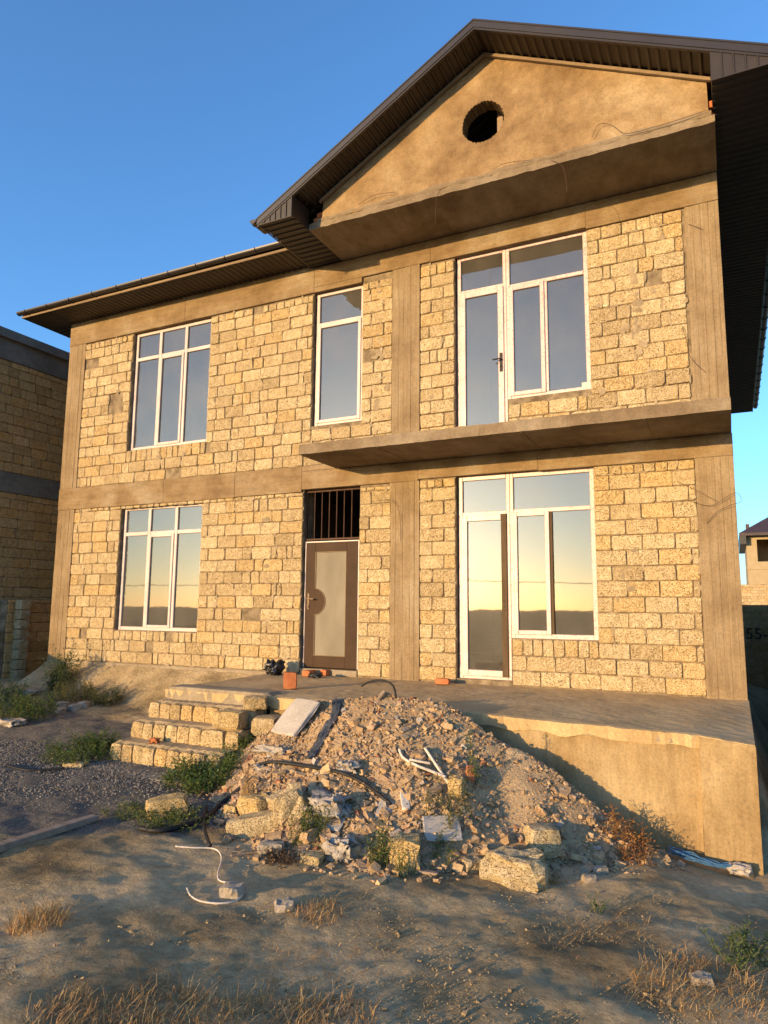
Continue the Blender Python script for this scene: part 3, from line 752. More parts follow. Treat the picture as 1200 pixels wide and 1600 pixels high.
for zq in (.42, 1.80):
    b_ = MB(); b_.tube([(dx1 + .006, y0 + .01, zq), (dx1 + .006, y0 + .01, zq + .13)], .013, 8); b_.build('hinge', m_rust, door)
gr = MB(); gr.bbox(x0 + .01, x1 - .003, DF, DF + .03, 2.075, 2.105, .003); gr.bbox(x0 + .01, x1 - .003, DF, DF + .03, z1 - .04, z1 - .015, .003)
gr.bbox(x0 + .01, x0 + .03, DF, DF + .03, 2.105, z1 - .04, .003); grille = gr.build('transom_grille', m_rust, house)
for i in range(6):
    x = x0 + .165 + i * .136; b_ = MB(); b_.tube([(x, DF + .015, 2.10), (x, DF + .015, z1 - .035)], .0085, 6); b_.build('bar', m_rust, grille)
b_ = MB(); b_.box(x0 + .02, x1 - .01, .0, .30, -.01, .075); b_.build('threshold', m_plinth, house)
# tie wires and rebar stubs
rw = random.Random(3)
def wirep(pts, r=.0035, n=22, wob=.012):
    P = [Vector(q) for q in pts]; out = []
    for i in range(len(P) - 1):
        a = P[max(i - 1, 0)]; b = P[i]; c = P[i + 1]; d = P[min(i + 2, len(P) - 1)]
        for k in range(8):
            t = k / 8; out.append(.5 * ((2 * b) + (c - a) * t + (2 * a - 5 * b + 4 * c - d) * t * t + (3 * b - a - 3 * c + d) * t ** 3))
    out.append(P[-1]); return out
def F0(u, v, y=-.03): return pxy(u, v, y)
for pts in ([F0(1058, 752), F0(1085, 765), F0(1118, 782, -.06)], [F0(1072, 780), F0(1110, 790, -.05), F0(1148, 770, -.08), F0(1158, 783, -.1), F0(1140, 790, -.08), F0(1120, 800, -.05), F0(1104, 818)],
            [F0(1066, 510), F0(1072, 530, -.06), F0(1080, 560, -.06), F0(1103, 582)], [F0(1075, 350), F0(1098, 358, -.05)], [F0(590, 782), F0(612, 782, -.05), F0(624, 800, -.05), F0(626, 845)],
            [F0(665, 765), F0(690, 755, -.05), F0(672, 745, -.04)]):
    b_ = MB(); b_.tube(wirep(pts), .003, 5); b_.build('tie_wire', m_rust, house)
for pts in ([(925, 215), (935, 195), (955, 195), (975, 208), (1000, 205)], [(860, 250), (880, 262), (886, 300)], [(680, 350), (682, 310), (690, 295)], [(560, 320), (585, 305), (620, 300)], [(1000, 205), (1050, 190), (1105, 172)], [(770, 265), (790, 255), (830, 250)]):
    b_ = MB(); b_.tube(wirep([pxy(u, v, -1.075 - .02 * (i % 2)) for i, (u, v) in enumerate(pts)]), .003, 5); b_.build('tie_wire', m_rust, gs)

# ------------------------------------------------------------------ terrace
terr = thing('terrace', 'raised concrete terrace with yellowish rendered front wall before the house', 'terrace', (-3.3, -1.2, -1.2))
YT = -2.46
def tz(x, y):
    k = max(0, min(1, -y / 2.5)); return -.015 - k * (.01 + .05 * max(0, min(1, (x + 3) / 2.6)) + .045 * max(0, min(1, (x + .45) / .45)))
mb = MB(); v = []; f = []; nx_, ny_ = 120, 50; rt = random.Random(8)
for j in range(ny_ + 1):
    for i in range(nx_ + 1):
        x = -6.63 + 6.645 * i / nx_; y = -.012 + (YT + .012) * j / ny_
        e = mnoise.noise(Vector((x * 1.7, y * 1.7, 0))) * .012 + mnoise.noise(Vector((x * 9, y * 9, 4))) * .006
        if j == ny_: y += rt.uniform(-.012, .012); e -= .008
        v.append((x, y, tz(x, y) + e))
for j in range(ny_):
    for i in range(nx_): a = j * (nx_ + 1) + i; f.append((a, a + nx_ + 1, a + nx_ + 2, a + 1))
e0 = len(v)                                     # skirt
for i in range(nx_ + 1): q = v[ny_ * (nx_ + 1) + i]; v.append((q[0], q[1] + .012 + rt.uniform(-.004, .004), q[2] - .11 - .04 * mnoise.noise(Vector((q[0] * 4, 0, 9)))))
for i in range(nx_): a = ny_ * (nx_ + 1) + i; f.append((a, e0 + i, e0 + i + 1, a + 1))
mb.add(v, f); mb.build('top_slab', m_terrtop, terr, smooth=False)
def rough_wall(name, x0, x1, y, ztop, zbot, mat, seed, nx=60, nz=20, skew=0):
    v = []; f = []
    for j in range(nz + 1):
        for i in range(nx + 1):
            t = i / nx; x = x0 + (x1 - x0) * t; zt_ = ztop(x); z = zt_ + (zbot - zt_) * j / nz
            e = mnoise.noise(Vector((x * 2 + seed, z * 2, 0))) * .018 + mnoise.noise(Vector((x * 8, z * 8, seed))) * .005
            v.append((x, y + e + skew * j / nz, z))
    for j in range(nz):
        for i in range(nx): a = j * (nx + 1) + i; f.append((a, a + nx + 1, a + nx + 2, a + 1))
    k = len(v); v += [(x0, y + .25, ztop(x0)), (x1, y + .25, ztop(x1)), (x1, y + .25, zbot), (x0, y + .25, zbot)]
    f.append((nx, (nx + 1) * (nz + 1) - 1, k + 2, k + 1)); f.append((0, k, k + 3, (nx + 1) * nz))
    o = MB(); o.add(v, f); return o.build(name, mat, terr, smooth=True)
rough_wall('front_wall', -5.04, -.425, YT + .04, lambda x: tz(x, YT) - .06, -1.9, m_terr, 1, 110, 30)
rough_wall('end_pier', -.424, .02, YT - .015, lambda x: tz(x, YT) - .012, -1.95, m_terr, 5, 24, 30)
rough_wall('coping', -5.04, -.425, YT + .026, lambda x: tz(x, YT) - .012, -.165, m_plinth, 1, 160, 5)
mb = MB(); mb.box(-.02, .015, YT + .02, -.02, -2.9, -.13); mb.build('end_wall', m_terr, terr)
mb = MB(); mb.box(-6.62, -6.58, YT + .02, -.03, -1.3, -.06); mb.build('end_wall', m_plinth, terr)

# ------------------------------------------------------------------ steps
steps = thing('garden_steps', 'flight of rough limestone block steps climbing to the terrace', 'steps', (-5.85, -2.9, -.8))
rs = random.Random(21)
def rock(w, d, h, seed, amp=.12, sub=2):
    """broken-block stone: a subdivided, roughened box; returns verts, faces round its base centre"""
    r = random.Random(seed); n = sub + 1; vs_, fs, key = [], [], {}
    def vid(i, j, k):
        q = (i, j, k)
        if q not in key:
            p = Vector((i / n - .5, j / n - .5, k / n - .5))
            cnt = sum(1 for t in (i, j, k) if t in (0, n)); p *= {0: 1, 1: 1.0, 2: .95, 3: .88}[cnt]
            o = Vector((seed * 1.7, seed * .9, seed * 2.3)); p += Vector((mnoise.noise(p * 2.3 + o), mnoise.noise(p * 2.3 + o * 1.7), mnoise.noise(p * 2.3 - o))) * amp
            p += Vector((r.uniform(-1, 1), r.uniform(-1, 1), r.uniform(-1, 1))) * amp * .18
            key[q] = len(vs_); vs_.append((p.x * w, p.y * d, (p.z + .5) * h))
        return key[q]
    for a in range(n):
        for b in range(n):
            fs += [(vid(a, b, 0), vid(a, b + 1, 0), vid(a + 1, b + 1, 0), vid(a + 1, b, 0)), (vid(a, b, n), vid(a + 1, b, n), vid(a + 1, b + 1, n), vid(a, b + 1, n)),
                   (vid(a, 0, b), vid(a + 1, 0, b), vid(a + 1, 0, b + 1), vid(a, 0, b + 1)), (vid(a, n, b), vid(a, n, b + 1), vid(a + 1, n, b + 1), vid(a + 1, n, b)),
                   (vid(0, a, b), vid(0, a, b + 1), vid(0, a + 1, b + 1), vid(0, a + 1, b)), (vid(n, a, b), vid(n, a + 1, b), vid(n, a + 1, b + 1), vid(n, a, b + 1))]
    return vs_, fs
k = 0
for (yf, zt_, zb_, xend, ylen) in ((-3.30, -.56, -.80, -5.05, .38), (-3.0, -.36, -.60, -5.05, .38), (-2.72, -.165, -.40, -5.06, .30)):
    x = -6.65
    while x < xend - .05:
        w = rs.choice((.17, .18, .19, .17, .34 if rs.random() < .3 else .18)) + rs.uniform(-.012, .012)
        if xend - x - w < .09: w = xend - x
        v, f = rock(w - .006, ylen, zt_ - zb_, 50 + k, .035, 2); k += 1
        b_ = MB(); dy = rs.uniform(-.012, .012); t = stone_tint(rs); t = (t[0] * 1.0, t[1] * .96, t[2] * .88)
        b_.add([(p[0] + x + w / 2, p[1] + yf + dy + ylen / 2, p[2] + zb_) for p in v], f, t); b_.build('stone_block', m_boulder, steps); x += w
    b_ = MB(); v = []; f = []                     # gravelly mortar bed on the tread
    for i in range(41):
        xx = -6.63 + (xend + 6.61) * i / 40; e = rs.uniform(-.008, .008)
        v += [(xx, yf + .05 + rs.uniform(-.02, .02), zt_ - .012), (xx, yf + .12, zt_ + .012 + e), (xx, yf + .36, zt_ + .016 - e)]
    for i in range(40):
        for q in range(2): a = i * 3 + q; f.append((a, a + 3, a + 4, a + 1))
    b_.add(v, f); b_.build('tread_bed', m_terrtop, steps)
x = -6.64; r4 = MB()
b_ = MB(); v, f = rock(1.60, .34, .2, 99, .02, 5); b_.add([(p[0] - 5.84, p[1] - 2.29, p[2] - .19) for p in v], f, (1.0, .95, .85)); b_.build('top_step', m_plinth, steps)
b_ = MB(); v, f = rock(1.75, .55, .06, 98, .08, 6); b_.add([(p[0] - 5.95, p[1] - 3.45, p[2] - .815) for p in v], f, (1, 1, 1)); b_.build('landing_slab', m_plinth, steps)

# ------------------------------------------------------------------ rubble pile
pile = thing('rubble_pile', 'heap of broken brick and mortar rubble against the terrace', 'rubble pile', (-3.1, -3.6, -.95))
v = []; f = []; nx_, ny_ = 150, 90
for j in range(ny_ + 1):
    for i in range(nx_ + 1):
        x = -5.6 + 5.4 * i / nx_; y = -2.40 - 2.7 * j / ny_
        z = float(pile_h(x, y)); z += mnoise.noise(Vector((x * 6, y * 6, 1))) * .022 + mnoise.noise(Vector((x * 17, y * 17, 2))) * .012
        v.append((x, y, max(z, float(ground_h(x, y)) - .12)))
for j in range(ny_):
    for i in range(nx_): a = j * (nx_ + 1) + i; f.append((a, a + nx_ + 1, a + nx_ + 2, a + 1))
mb = MB(); mb.add(v, f)
m_pile = M('rubble_dust', (.37, .25, .135), (.51, .36, .20), 4, .95, 1.0, 45, .02)
tag(mb.build('mound', m_pile, pile, smooth=True), kind='stuff')
rp = random.Random(31)
def rubble_tint(r):
    q = r.random()
    if q < .50: t = (.54, .385, .225)
    elif q < .68: t = (.46, .35, .235)
    elif q < .80: t = (.55, .41, .24)
    elif q < .93: t = (.46, .33, .22)
    elif q < .955: t = (.44, .20, .11)
    else: t = (.46, .42, .38)
    k = r.uniform(.8, 1.12); return tuple(c * k for c in t)
def chunk(r, s, flat=1.0):
    base = [Vector(p) for p in ((1, 0, 0), (-1, 0, 0), (0, 1, 0), (0, -1, 0), (0, 0, 1), (0, 0, -1))] if r.random() < .45 else [Vector((a, b, c)) * .7 for a in (-1, 1) for b in (-1, 1) for c in (-1, 1)]
    sc = Vector((r.uniform(.7, 1.5), r.uniform(.6, 1.0), r.uniform(.4, .8) * flat)) * s
    vs_ = [Vector((p.x * sc.x * r.uniform(.75, 1.2), p.y * sc.y * r.uniform(.75, 1.2), p.z * sc.z * r.uniform(.75, 1.2))) for p in base]
    fs = [(0, 2, 4), (2, 1, 4), (1, 3, 4), (3, 0, 4), (2, 0, 5), (1, 2, 5), (3, 1, 5), (0, 3, 5)] if len(base) == 6 else [(0, 1, 3, 2), (4, 6, 7, 5), (0, 4, 5, 1), (2, 3, 7, 6), (0, 2, 6, 4), (1, 5, 7, 3)]
    return vs_, fs
def surf(x, y): return H(x, y)
def rotm(r, tilt=.7): return Matrix.Rotation(r.uniform(0, 6.28), 3, 'Z') @ Matrix.Rotation(r.uniform(-tilt, tilt), 3, 'X') @ Matrix.Rotation(r.uniform(-tilt, tilt), 3, 'Y')
sm = MB(); cnt = 0
while cnt < 14000:
    x = rp.uniform(-5.15, -.5); y = rp.uniform(-4.9, -2.42)
    ph = float(pile_h(x, y)); gh = float(ground_h(x, y))
    if ph < gh - .05 and (ph < gh - .22 or rp.random() > .12): continue
    dustlane = math.exp(-((x + 2.0 - .25 * (-2.8 - y)) / .30) ** 2)
    if rp.random() < dustlane * .75: continue
    if y > -2.46 and rp.random() > .3: continue
    low = max(0, min(1, (-2.8 - y) / 1.6)); s = min(.04, .0065 * math.exp(abs(rp.gauss(0, .7)))) * (1 + .6 * low)
    vs_, fs = chunk(rp, s); rm = rotm(rp); z = max(ph, gh)
    sm.add([rm @ q + Vector((x, y, z + s * .25)) for q in vs_], fs, rubble_tint(rp)); cnt += 1
tag(sm.build('small_rubble', m_rubble, pile), kind='stuff')
meshes = []
for i in range(40):
    b_ = MB(); vs_, fs = rock(1, rp.uniform(.5, .9), rp.uniform(.28, .6), 300 + i, .22, 1); b_.add([(p[0], p[1], p[2] - .2) for p in vs_], fs, rubble_tint(rp)); o = b_.build('chunk', m_rubble, None, loc=(0, 0, 0)); meshes.append(o.data); bpy.data.objects.remove(o)
cnt = 0
while cnt < 290:
    x = rp.uniform(-5.0, -.6); y = rp.uniform(-4.7, -2.44); ph = float(pile_h(x, y)); gh = float(ground_h(x, y))
    if ph < gh - .04: continue
    low = max(0, min(1, (-2.8 - y) / 1.6))
    if rp.random() > .30 + .7 * low: continue
    if rp.random() < math.exp(-((x + 2.0 - .25 * (-2.8 - y)) / .28) ** 2) * .85: continue
    s = min(.13, .042 * math.exp(abs(rp.gauss(0, .5)))) * (1 + .35 * low)
    o = bpy.data.objects.new('chunk', meshes[cnt % 40]); col.objects.link(o); o.parent = pile
    o.location = Vector((x, y, max(ph, gh) + s * .08)) - wloc(pile); o.rotation_euler = (rp.uniform(-.5, .5), rp.uniform(-.5, .5), rp.uniform(0, 6.28)); o.scale = (s, s, s); cnt += 1

for k in range(20):
    x = rp.uniform(-4.6, -.9); y = rp.uniform(-4.5, -2.9); ph = float(pile_h(x, y)); gh = float(ground_h(x, y))
    if ph < gh: continue
    o = bpy.data.objects.new('lump', meshes[(k * 7) % 40]); col.objects.link(o); o.parent = pile; s_ = rp.uniform(.10, .17)
    o.location = Vector((x, y, ph - s_ * .06)) - wloc(pile); o.rotation_euler = (rp.uniform(-.5, .5), rp.uniform(-.5, .5), rp.uniform(0, 6.28)); o.scale = (s_, s_, s_)
# ------------------------------------------------------------------ loose blocks, boulders and stones
def boulder(name, label, cat, u, v, w, d, h, seed, rz=0, amp=.14, mat=None, tint=(1, 1, 1), rx=0, ry=0, sink=.04, at=None, sub=3, group=None):
    p = at or px(u, v); vs_, fs = rock(w, d, h, seed, amp, sub)
    b_ = MB(); b_.add(vs_, fs, tint); o = b_.build(name, mat or m_boulder, None, loc=(0, 0, 0))
    o.location = p + Vector((0, 0, -sink)); o.rotation_euler = (rx, ry, rz); return tag(o, label, cat, group)
YL = (1.12, .98, .70); PL = (1.05, 1.0, .90)
boulder('limestone_boulder', 'biggest yellow limestone boulder, at the foot of the rubble by the weeds', 'boulder', 806, 1378, .44, .3, .25, 1, .5 + 2.6, .24, tint=PL)
boulder('limestone_block', 'squared pale limestone block propped behind the biggest boulder', 'stone block', 846, 1326, .25, .23, .22, 2, .7, .07, tint=PL)
boulder('limestone_boulder', 'round bright yellow limestone lump in the middle of the rubble foot', 'boulder', 634, 1352, .23, .22, .24, 3, .3, .16, tint=YL)
boulder('limestone_block', 'long flat limestone block lying at the left foot of the rubble', 'stone block', 402, 1303, .46, .2, .2, 4, .45, .06, ry=-.22, tint=PL)
boulder('limestone_boulder', 'rough limestone lump leaning upright above the long flat block', 'boulder', 460, 1268, .28, .2, .22, 5, .5, .2, tint=PL, ry=-.4)
boulder('limestone_boulder', 'yellow limestone lump at the left edge behind the long flat block', 'boulder', 400, 1268, .26, .2, .18, 6, -.3, .2, tint=YL)
boulder('limestone_boulder', 'small yellow stone at the far left edge of the rubble', 'boulder', 362, 1270, .13, .11, .11, 7, .2, .2, tint=YL)
boulder('limestone_boulder', 'small rounded limestone between the cement lump and the plastic bag', 'boulder', 488, 1350, .17, .14, .12, 8, .2, .18, tint=(.9, .85, .72))
boulder('limestone_boulder', 'reddish stone half under the clear plastic bag', 'boulder', 546, 1346, .12, .1, .12, 9, .4, .2, m_grey, tint=(1, .8, .7))
boulder('limestone_boulder', 'fist-sized limestone lump left of the biggest boulder', 'boulder', 736, 1360, .14, .12, .13, 10, .9, .16, tint=PL)
boulder('limestone_boulder', 'yellow limestone lump on the slope beside the white pipe', 'boulder', 712, 1240, .13, .12, .18, 12, .2, .16, tint=YL)
boulder('limestone_block', 'yellow limestone block lying in green weeds beside the gravel', 'stone block', 262, 1275, .34, .2, .2, 13, .75, .10, tint=YL, ry=-.1)
boulder('limestone_block', 'squared limestone block resting on the second tread of the steps', 'stone block', 0, 0, .35, .22, .19, 14, .12, .06, at=Vector((-5.27, -2.86, -.345)), tint=(1.1, .97, .72), sink=.0)
boulder('limestone_block', 'tilted limestone block resting on the top tread of the steps', 'stone block', 0, 0, .26, .17, .13, 15, .55, .09, at=Vector((-5.12, -2.60, -.145)), tint=(1.08, .96, .74), rx=.15, sink=0.0)
boulder('limestone_block', 'shaded limestone block at the right end of the steps', 'stone block', 0, 0, .32, .3, .21, 16, .05, .06, at=Vector((-4.87, -2.66, -.42)), tint=(.95, .9, .8), sink=0.0)
boulder('cement_lump', 'grey cement lump at the left foot of the rubble', 'cement lump', 424, 1335, .2, .13, .13, 17, .4, .12, m_grey)
boulder('grey_stone', 'dark grey stone inside the white hose loop', 'stone', 361, 1402, .15, .13, .12, 18, .3, .16, m_grey, tint=(.45, .45, .5))
boulder('grey_stone', 'small flat stone beside the dark stone in the hose loop', 'stone', 334, 1410, .1, .06, .05, 19, .2, .2, m_grey)
boulder('grey_stone', 'pale angular stone on bare soil beside the dry grass', 'stone', 444, 1420, .12, .1, .09, 20, .6, .2, m_grey)
boulder('grey_stone', 'pale stone in front of the small stone cluster by the terrace', 'stone', 921, 1378, .1, .08, .09, 22, .6, .14, m_grey, tint=PL)
boulder('grey_stone', 'small white stone on top of the cluster by the terrace', 'stone', 915, 1362, .075, .06, .07, 23, .1, .16, m_grey, tint=(1.3, 1.25, 1.15))
boulder('grey_stone', 'grey flat stone at the back of the cluster by the terrace', 'stone', 937, 1364, .11, .07, .09, 24, .9, .16, m_grey)
boulder('grey_stone', 'roundish stone lying in dry straw at bottom right', 'stone', 1096, 1540, .11, .09, .1, 25, .3, .16, m_grey, tint=(1, .9, .8))
boulder('limestone_block', 'pale stone wedge at the end of the landing slab', 'stone block', 118, 1198, .24, .14, .09, 26, .3, .12, tint=PL)
for i, (u, v, lb) in enumerate(((92, 1112, 'grey-green flat stone at the left of the stone row by the weeds'), (98, 1104, 'light stone second in the row by the weeds'), (117, 1108, 'squat yellow stone third in the row by the weeds'), (131, 1106, 'rounded brown stone at the right of the row by the weeds'))):
    boulder('field_stone', lb, 'stone', u, v, .17 + .03 * (i == 3), .14, .11 + .03 * (i == 3), 30 + i, i * .7, .16, m_grey, tint=(1, .92, .8))
# ragged edge stones along the pile foot
rk = random.Random(77)

# red bricks, bags, shoes on the terrace
def tzp(u, v):
    p = pxz(u, v, -.03); return Vector((p.x, p.y, tz(p.x, p.y) + .006))
def brick(label, u, v, w, d, h, rz, seed):
    b_ = MB(); r = random.Random(seed); b = .004
    vs_, fs = rock(w, d, h, seed, .012, 2); b_.add(vs_, fs, (r.uniform(.9, 1.1),) * 3); o = b_.build('red_brick', m_brick, None, loc=(0, 0, 0)); o.location = tzp(u, v); o.rotation_euler = (0, 0, rz); tag(o, label, 'brick')
    return o
brick('upright orange brick standing at the head of the steps', 453, 1078, .17, .12, .21, .5, 1)
brick('orange brick lying under the front door, nearest its lock side', 483, 1058, .13, .25, .085, .1, 2)
brick('orange brick lying under the middle of the front door', 512, 1057, .13, .25, .085, -.15, 3)
brick('small orange brick on the terrace left of the tall glazed door', 692, 1071, .2, .1, .075, .05, 4)
def crumple(name, label, cat, p, w, d, h, seed, mat, amp=.3):
    vs_, fs = rock(w, d, h, seed, amp, 9); b_ = MB(); r_ = Vector((seed, 1, 2)); vs_ = [Vector(q) + Vector((mnoise.noise(Vector(q) * (5 / w) + r_), mnoise.noise(Vector(q) * (5 / w) - r_), mnoise.noise(Vector(q) * (6 / w) + r_ * 2))) * (min(w, d, h) * .28) for q in vs_]; b_.add(vs_, fs); o = b_.build(name, mat, None, smooth=True, loc=(0, 0, 0)); o.location = p; return tag(o, label, cat)
crumple('black_bag', 'crumpled black plastic bag against the wall left of the door', 'plastic bag', tzp(428, 1056), .2, .16, .2, 61, m_blackbag, .35)
crumple('black_bag', 'small black plastic scrap under the front door bricks', 'plastic bag', tzp(492, 1061), .14, .1, .06, 62, m_blackbag, .35)
crumple('black_shoe', 'black shoe lying on the terrace by the middle column', 'shoe', tzp(652, 1064), .30, .11, .09, 63, m_black, .25)
crumple('wooden_chock', 'small dark block under the corner of the tall glazed door', 'block', tzp(797, 1068), .07, .06, .06, 64, m_black, .1)
crumple('plastic_bag', 'large whitish plastic sack lying on the rubble', 'plastic bag', px(515, 1272), .30, .24, .15, 65, m_bag, .32)
crumple('plastic_bag', 'clear knotted plastic bag at the rubble foot', 'plastic bag', px(530, 1345), .2, .14, .16, 66, m_bag, .3)
crumple('plastic_bag', 'pinkish torn film halfway up the rubble', 'plastic bag', px(545, 1205), .16, .12, .08, 67, m_bag, .35)
crumple('plastic_bag', 'white scrap of sheeting at the left rubble slope', 'plastic bag', px(410, 1205), .16, .12, .06, 68, m_bag, .35)
crumple('plastic_bag', 'twisted strip of sheeting on the upper left rubble', 'plastic bag', px(425, 1178), .32, .09, .07, 70, m_bag, .3)
# boards and slabs
def board(name, label, cat, c, w, d, t, rot, mat, edge=None):
    b_ = MB(); vs_, fs = rock(w, d, t, hash(name) % 50 + 3, .03, 3); b_.add(vs_, fs); o = b_.build(name, mat, None, loc=(0, 0, 0)); o.location = c; o.rotation_euler = rot; return tag(o, label, cat)
def tnorm(p, e=.12):
    return Vector((-(H(p.x + e, p.y) - H(p.x - e, p.y)) / (2 * e), -(H(p.x, p.y + e) - H(p.x, p.y - e)) / (2 * e), 1)).normalized()
def lay(o, p, spin, lift=.02, tilt=None):
    nn = tnorm(p) if tilt is None else Vector(tilt).normalized(); q = Vector((0, 0, 1)).rotation_difference(nn)
    o.rotation_euler = (q.to_matrix() @ Matrix.Rotation(spin, 3, 'Z')).to_euler(); o.location = p + nn * lift; return o
o = board('grey_board', 'grey faced broken panel leaning on the upper left rubble', 'panel', (0, 0, 0), .43, .46, .05, (0, 0, 0), m_board); lay(o, px(468, 1128), -.35, .05, (-.25, -.62, .72))
c = px(690, 1300); lay(board('grey_board', 'flat grey tile slab lying near the rubble foot', 'panel', c, .30, .24, .025, (0, 0, 0), m_board), c, .6, .03)
c = px(632, 1256); board('tile_piece', 'pale curved tile piece on the lower rubble', 'tile', c + Vector((0, 0, .02)), .07, .22, .03, (.5, .1, .6), m_white)
c = px(518, 1292); board('tile_piece', 'pale broken tile below the large plastic sack', 'tile', c + Vector((0, 0, .03)), .2, .16, .02, (.5, .1, .1), m_board)
c = px(600, 1268); board('tile_piece', 'grey tile edge standing left of the curved tile', 'tile', c + Vector((0, 0, .0)), .12, .2, .025, (.8, .3, .3), m_board)
c = px(690, 1378); board('wood_scrap', 'dark thin wood scrap at the rubble foot', 'wood', px(655, 1363), .3, .05, .02, (0, 0, .1), m_wood)
c = px(734, 1218); board('brick_shard', 'curved orange tile shard beside the green stalk', 'brick', c + Vector((0, 0, .03)), .07, .17, .05, (.5, .2, .5), m_brick)
def pathobj(name, label, cat, pts, r, mat, n=8):
    b_ = MB(); b_.tube(wirep(pts), r, n); o = b_.build(name, mat, None, smooth=True, loc=tuple(pts[0])); return tag(o, label, cat)
def up(p, h): return Vector((p.x, p.y, p.z + h))
def along(pts, h, fn=px): return [up(fn(u, v), h + .012) for u, v in pts]
pathobj('white_hose', 'thin white hose curling over the bare soil in the foreground', 'hose', along([(274, 1327), (300, 1329), (335, 1331), (346, 1345), (340, 1372), (345, 1382), (365, 1386), (379, 1398), (370, 1412), (345, 1417), (315, 1414), (298, 1405), (292, 1393)], .010), .006, m_white)
pathobj('white_pipe', 'straight white plastic pipe lying on the rubble', 'pipe', along([(664, 1180), (685, 1212), (707, 1245)], .05), .013, m_white)
pathobj('white_pipe', 'bent white plastic conduit on the rubble', 'pipe', along([(624, 1182), (630, 1195), (650, 1207), (675, 1217), (697, 1226)], .05), .013, m_white)
pathobj('white_pipe', 'short white conduit stub crossing the bent one', 'pipe', along([(640, 1200), (655, 1203), (672, 1206)], .06), .011, m_white)
pathobj('black_cable', 'thick black cable running across the lower rubble', 'cable', along([(405, 1205), (425, 1201), (460, 1205), (500, 1212), (530, 1218), (555, 1228), (575, 1240), (590, 1252), (610, 1268)], .05), .016, m_black)
pathobj('black_hose', 'black hose arching over the rubble crest', 'hose', [pxy(565, 1072, -2.7), pxy(575, 1066, -2.72), pxy(590, 1063, -2.75), pxy(605, 1065, -2.78), pxy(615, 1073, -2.8), pxy(619, 1090, -2.85)], .011, m_black)
pathobj('black_pipe', 'black corrugated pipe curving through weeds beside the rubble', 'pipe', along([(218, 1300), (250, 1304), (290, 1295), (322, 1283), (345, 1262), (372, 1240), (390, 1225)], .02), .022, m_black)
pathobj('black_pipe', 'short black pipe hanging down onto the soil beside the hose', 'pipe', along([(322, 1268), (318, 1285), (320, 1305), (328, 1328)], .02), .016, m_black)
pathobj('black_cable', 'black cable lying on the gravel left of the steps', 'cable', along([(10, 1199), (35, 1206), (60, 1207), (100, 1204)], .012), .013, m_black)
pathobj('wood_stick', 'bare forked stick standing on the upper rubble', 'stick', [pxy(571, 1150, -3.05), pxy(572, 1125, -3.0), pxy(580, 1110, -2.95), pxy(592, 1092, -2.9), pxy(601, 1080, -2.87)], .022, m_wood)
pathobj('dead_twig', 'dark twig lying on the soil left of the cement lump', 'stick', along([(360, 1342), (385, 1338), (408, 1336)], .01), .01, m_wood)
p0, p1 = px(-60, 1348), px(150, 1282)
b_ = MB(); d = (p1 - p0); L = d.length; ang = math.atan2(d.y, d.x); vs_, fs = rock(L, .09, .055, 5, .004, 6); b_.add(vs_, fs)
o = b_.build('timber_plank', m_wood, None, loc=(0, 0, 0)); o.location = (p0 + p1) / 2 + Vector((0, 0, .0)); o.rotation_euler = (0, -math.asin(d.z / L), ang); tag(o, 'long weathered timber plank edging the gravel at left', 'plank')
b_ = MB(); J = wirep(along([(524, 1100), (525, 1112), (519, 1130), (509, 1146), (499, 1165), (489, 1182), (482, 1194)], .03)); v = []; f = []; nj = 15
for i, q in enumerate(J):
    t = i / (len(J) - 1); wd = .15 - .05 * t; side = Vector((.93, -.3, .1))
    for k in range(nj):
        a = k / (nj - 1) - .5; fold = .03 * abs(math.sin(k * 1.15 + t * 2.5)) + .022 * mnoise.noise(Vector((a * 9, t * 12, 3))) - .10 * a * a
        v.append(q + side * (a * wd * (1 + .25 * mnoise.noise(Vector((t * 5, a, 1))))) + Vector((0, -.5, .85)) * fold)
for i in range(len(J) - 1):
    for k in range(nj - 1): a = i * nj + k; f.append((a, a + 1, a + nj + 1, a + nj))
b_.add(v, f); tag(b_.build('jeans', m_cloth, None, smooth=True, loc=tuple(J[0])), 'faded dark jeans draped down the upper rubble', 'cloth')
# twine bundle by the terrace end
rt = random.Random(14); b_ = MB()
A, B, Cc = (Vector((x, y, H(x, y) + .015)) for x, y in ((-.66, -2.56), (-.40, -2.62), (-.17, -2.60)))
for i in range(16):
    j = lambda s: Vector((rt.uniform(-s, s), rt.uniform(-s, s), rt.uniform(0, s)))
    b_.tube(wirep([A + j(.07) + Vector((0, 0, .02)), (A + B) / 2 + j(.05) + Vector((0, 0, .03)), B + j(.04) + Vector((0, 0, .02)), (B + Cc) / 2 + j(.04) + Vector((0, 0, .02)), Cc + j(.06) + Vector((0, 0, .01))]), .0045, 4)
o = b_.build('blue_twine', m_blue, None, loc=tuple(B)); tag(o, 'tangled blue twine lying at the foot of the terrace pier', 'twine')
crumple('plastic_bottle', 'crushed clear plastic bottle at the end of the blue twine', 'bottle', Vector((-.16, -2.58, H(-.16, -2.58) + .01)), .16, .1, .07, 71, m_bag, .2)
crumple('sack', 'pale folded sack on the ground at the far left edge', 'sack', px(12, 1133), .42, .2, .08, 72, m_bag, .3)
crumple('plastic_sheet', 'blue-grey plastic scrap in the weeds by the fence', 'plastic sheet', px(45, 1085), .26, .14, .07, 73, m_board, .3)
crumple('orange_rag', 'orange rag lying on the lowest tread of the steps', 'rag', Vector((-6.13, -3.12, -.545)), .1, .07, .05, 74, m_brick, .35)
crumple('brick_shard', 'orange brick shard at the upper left of the rubble beside the steps', 'brick', px(418, 1143), .13, .06, .05, 75, m_brick, .3)
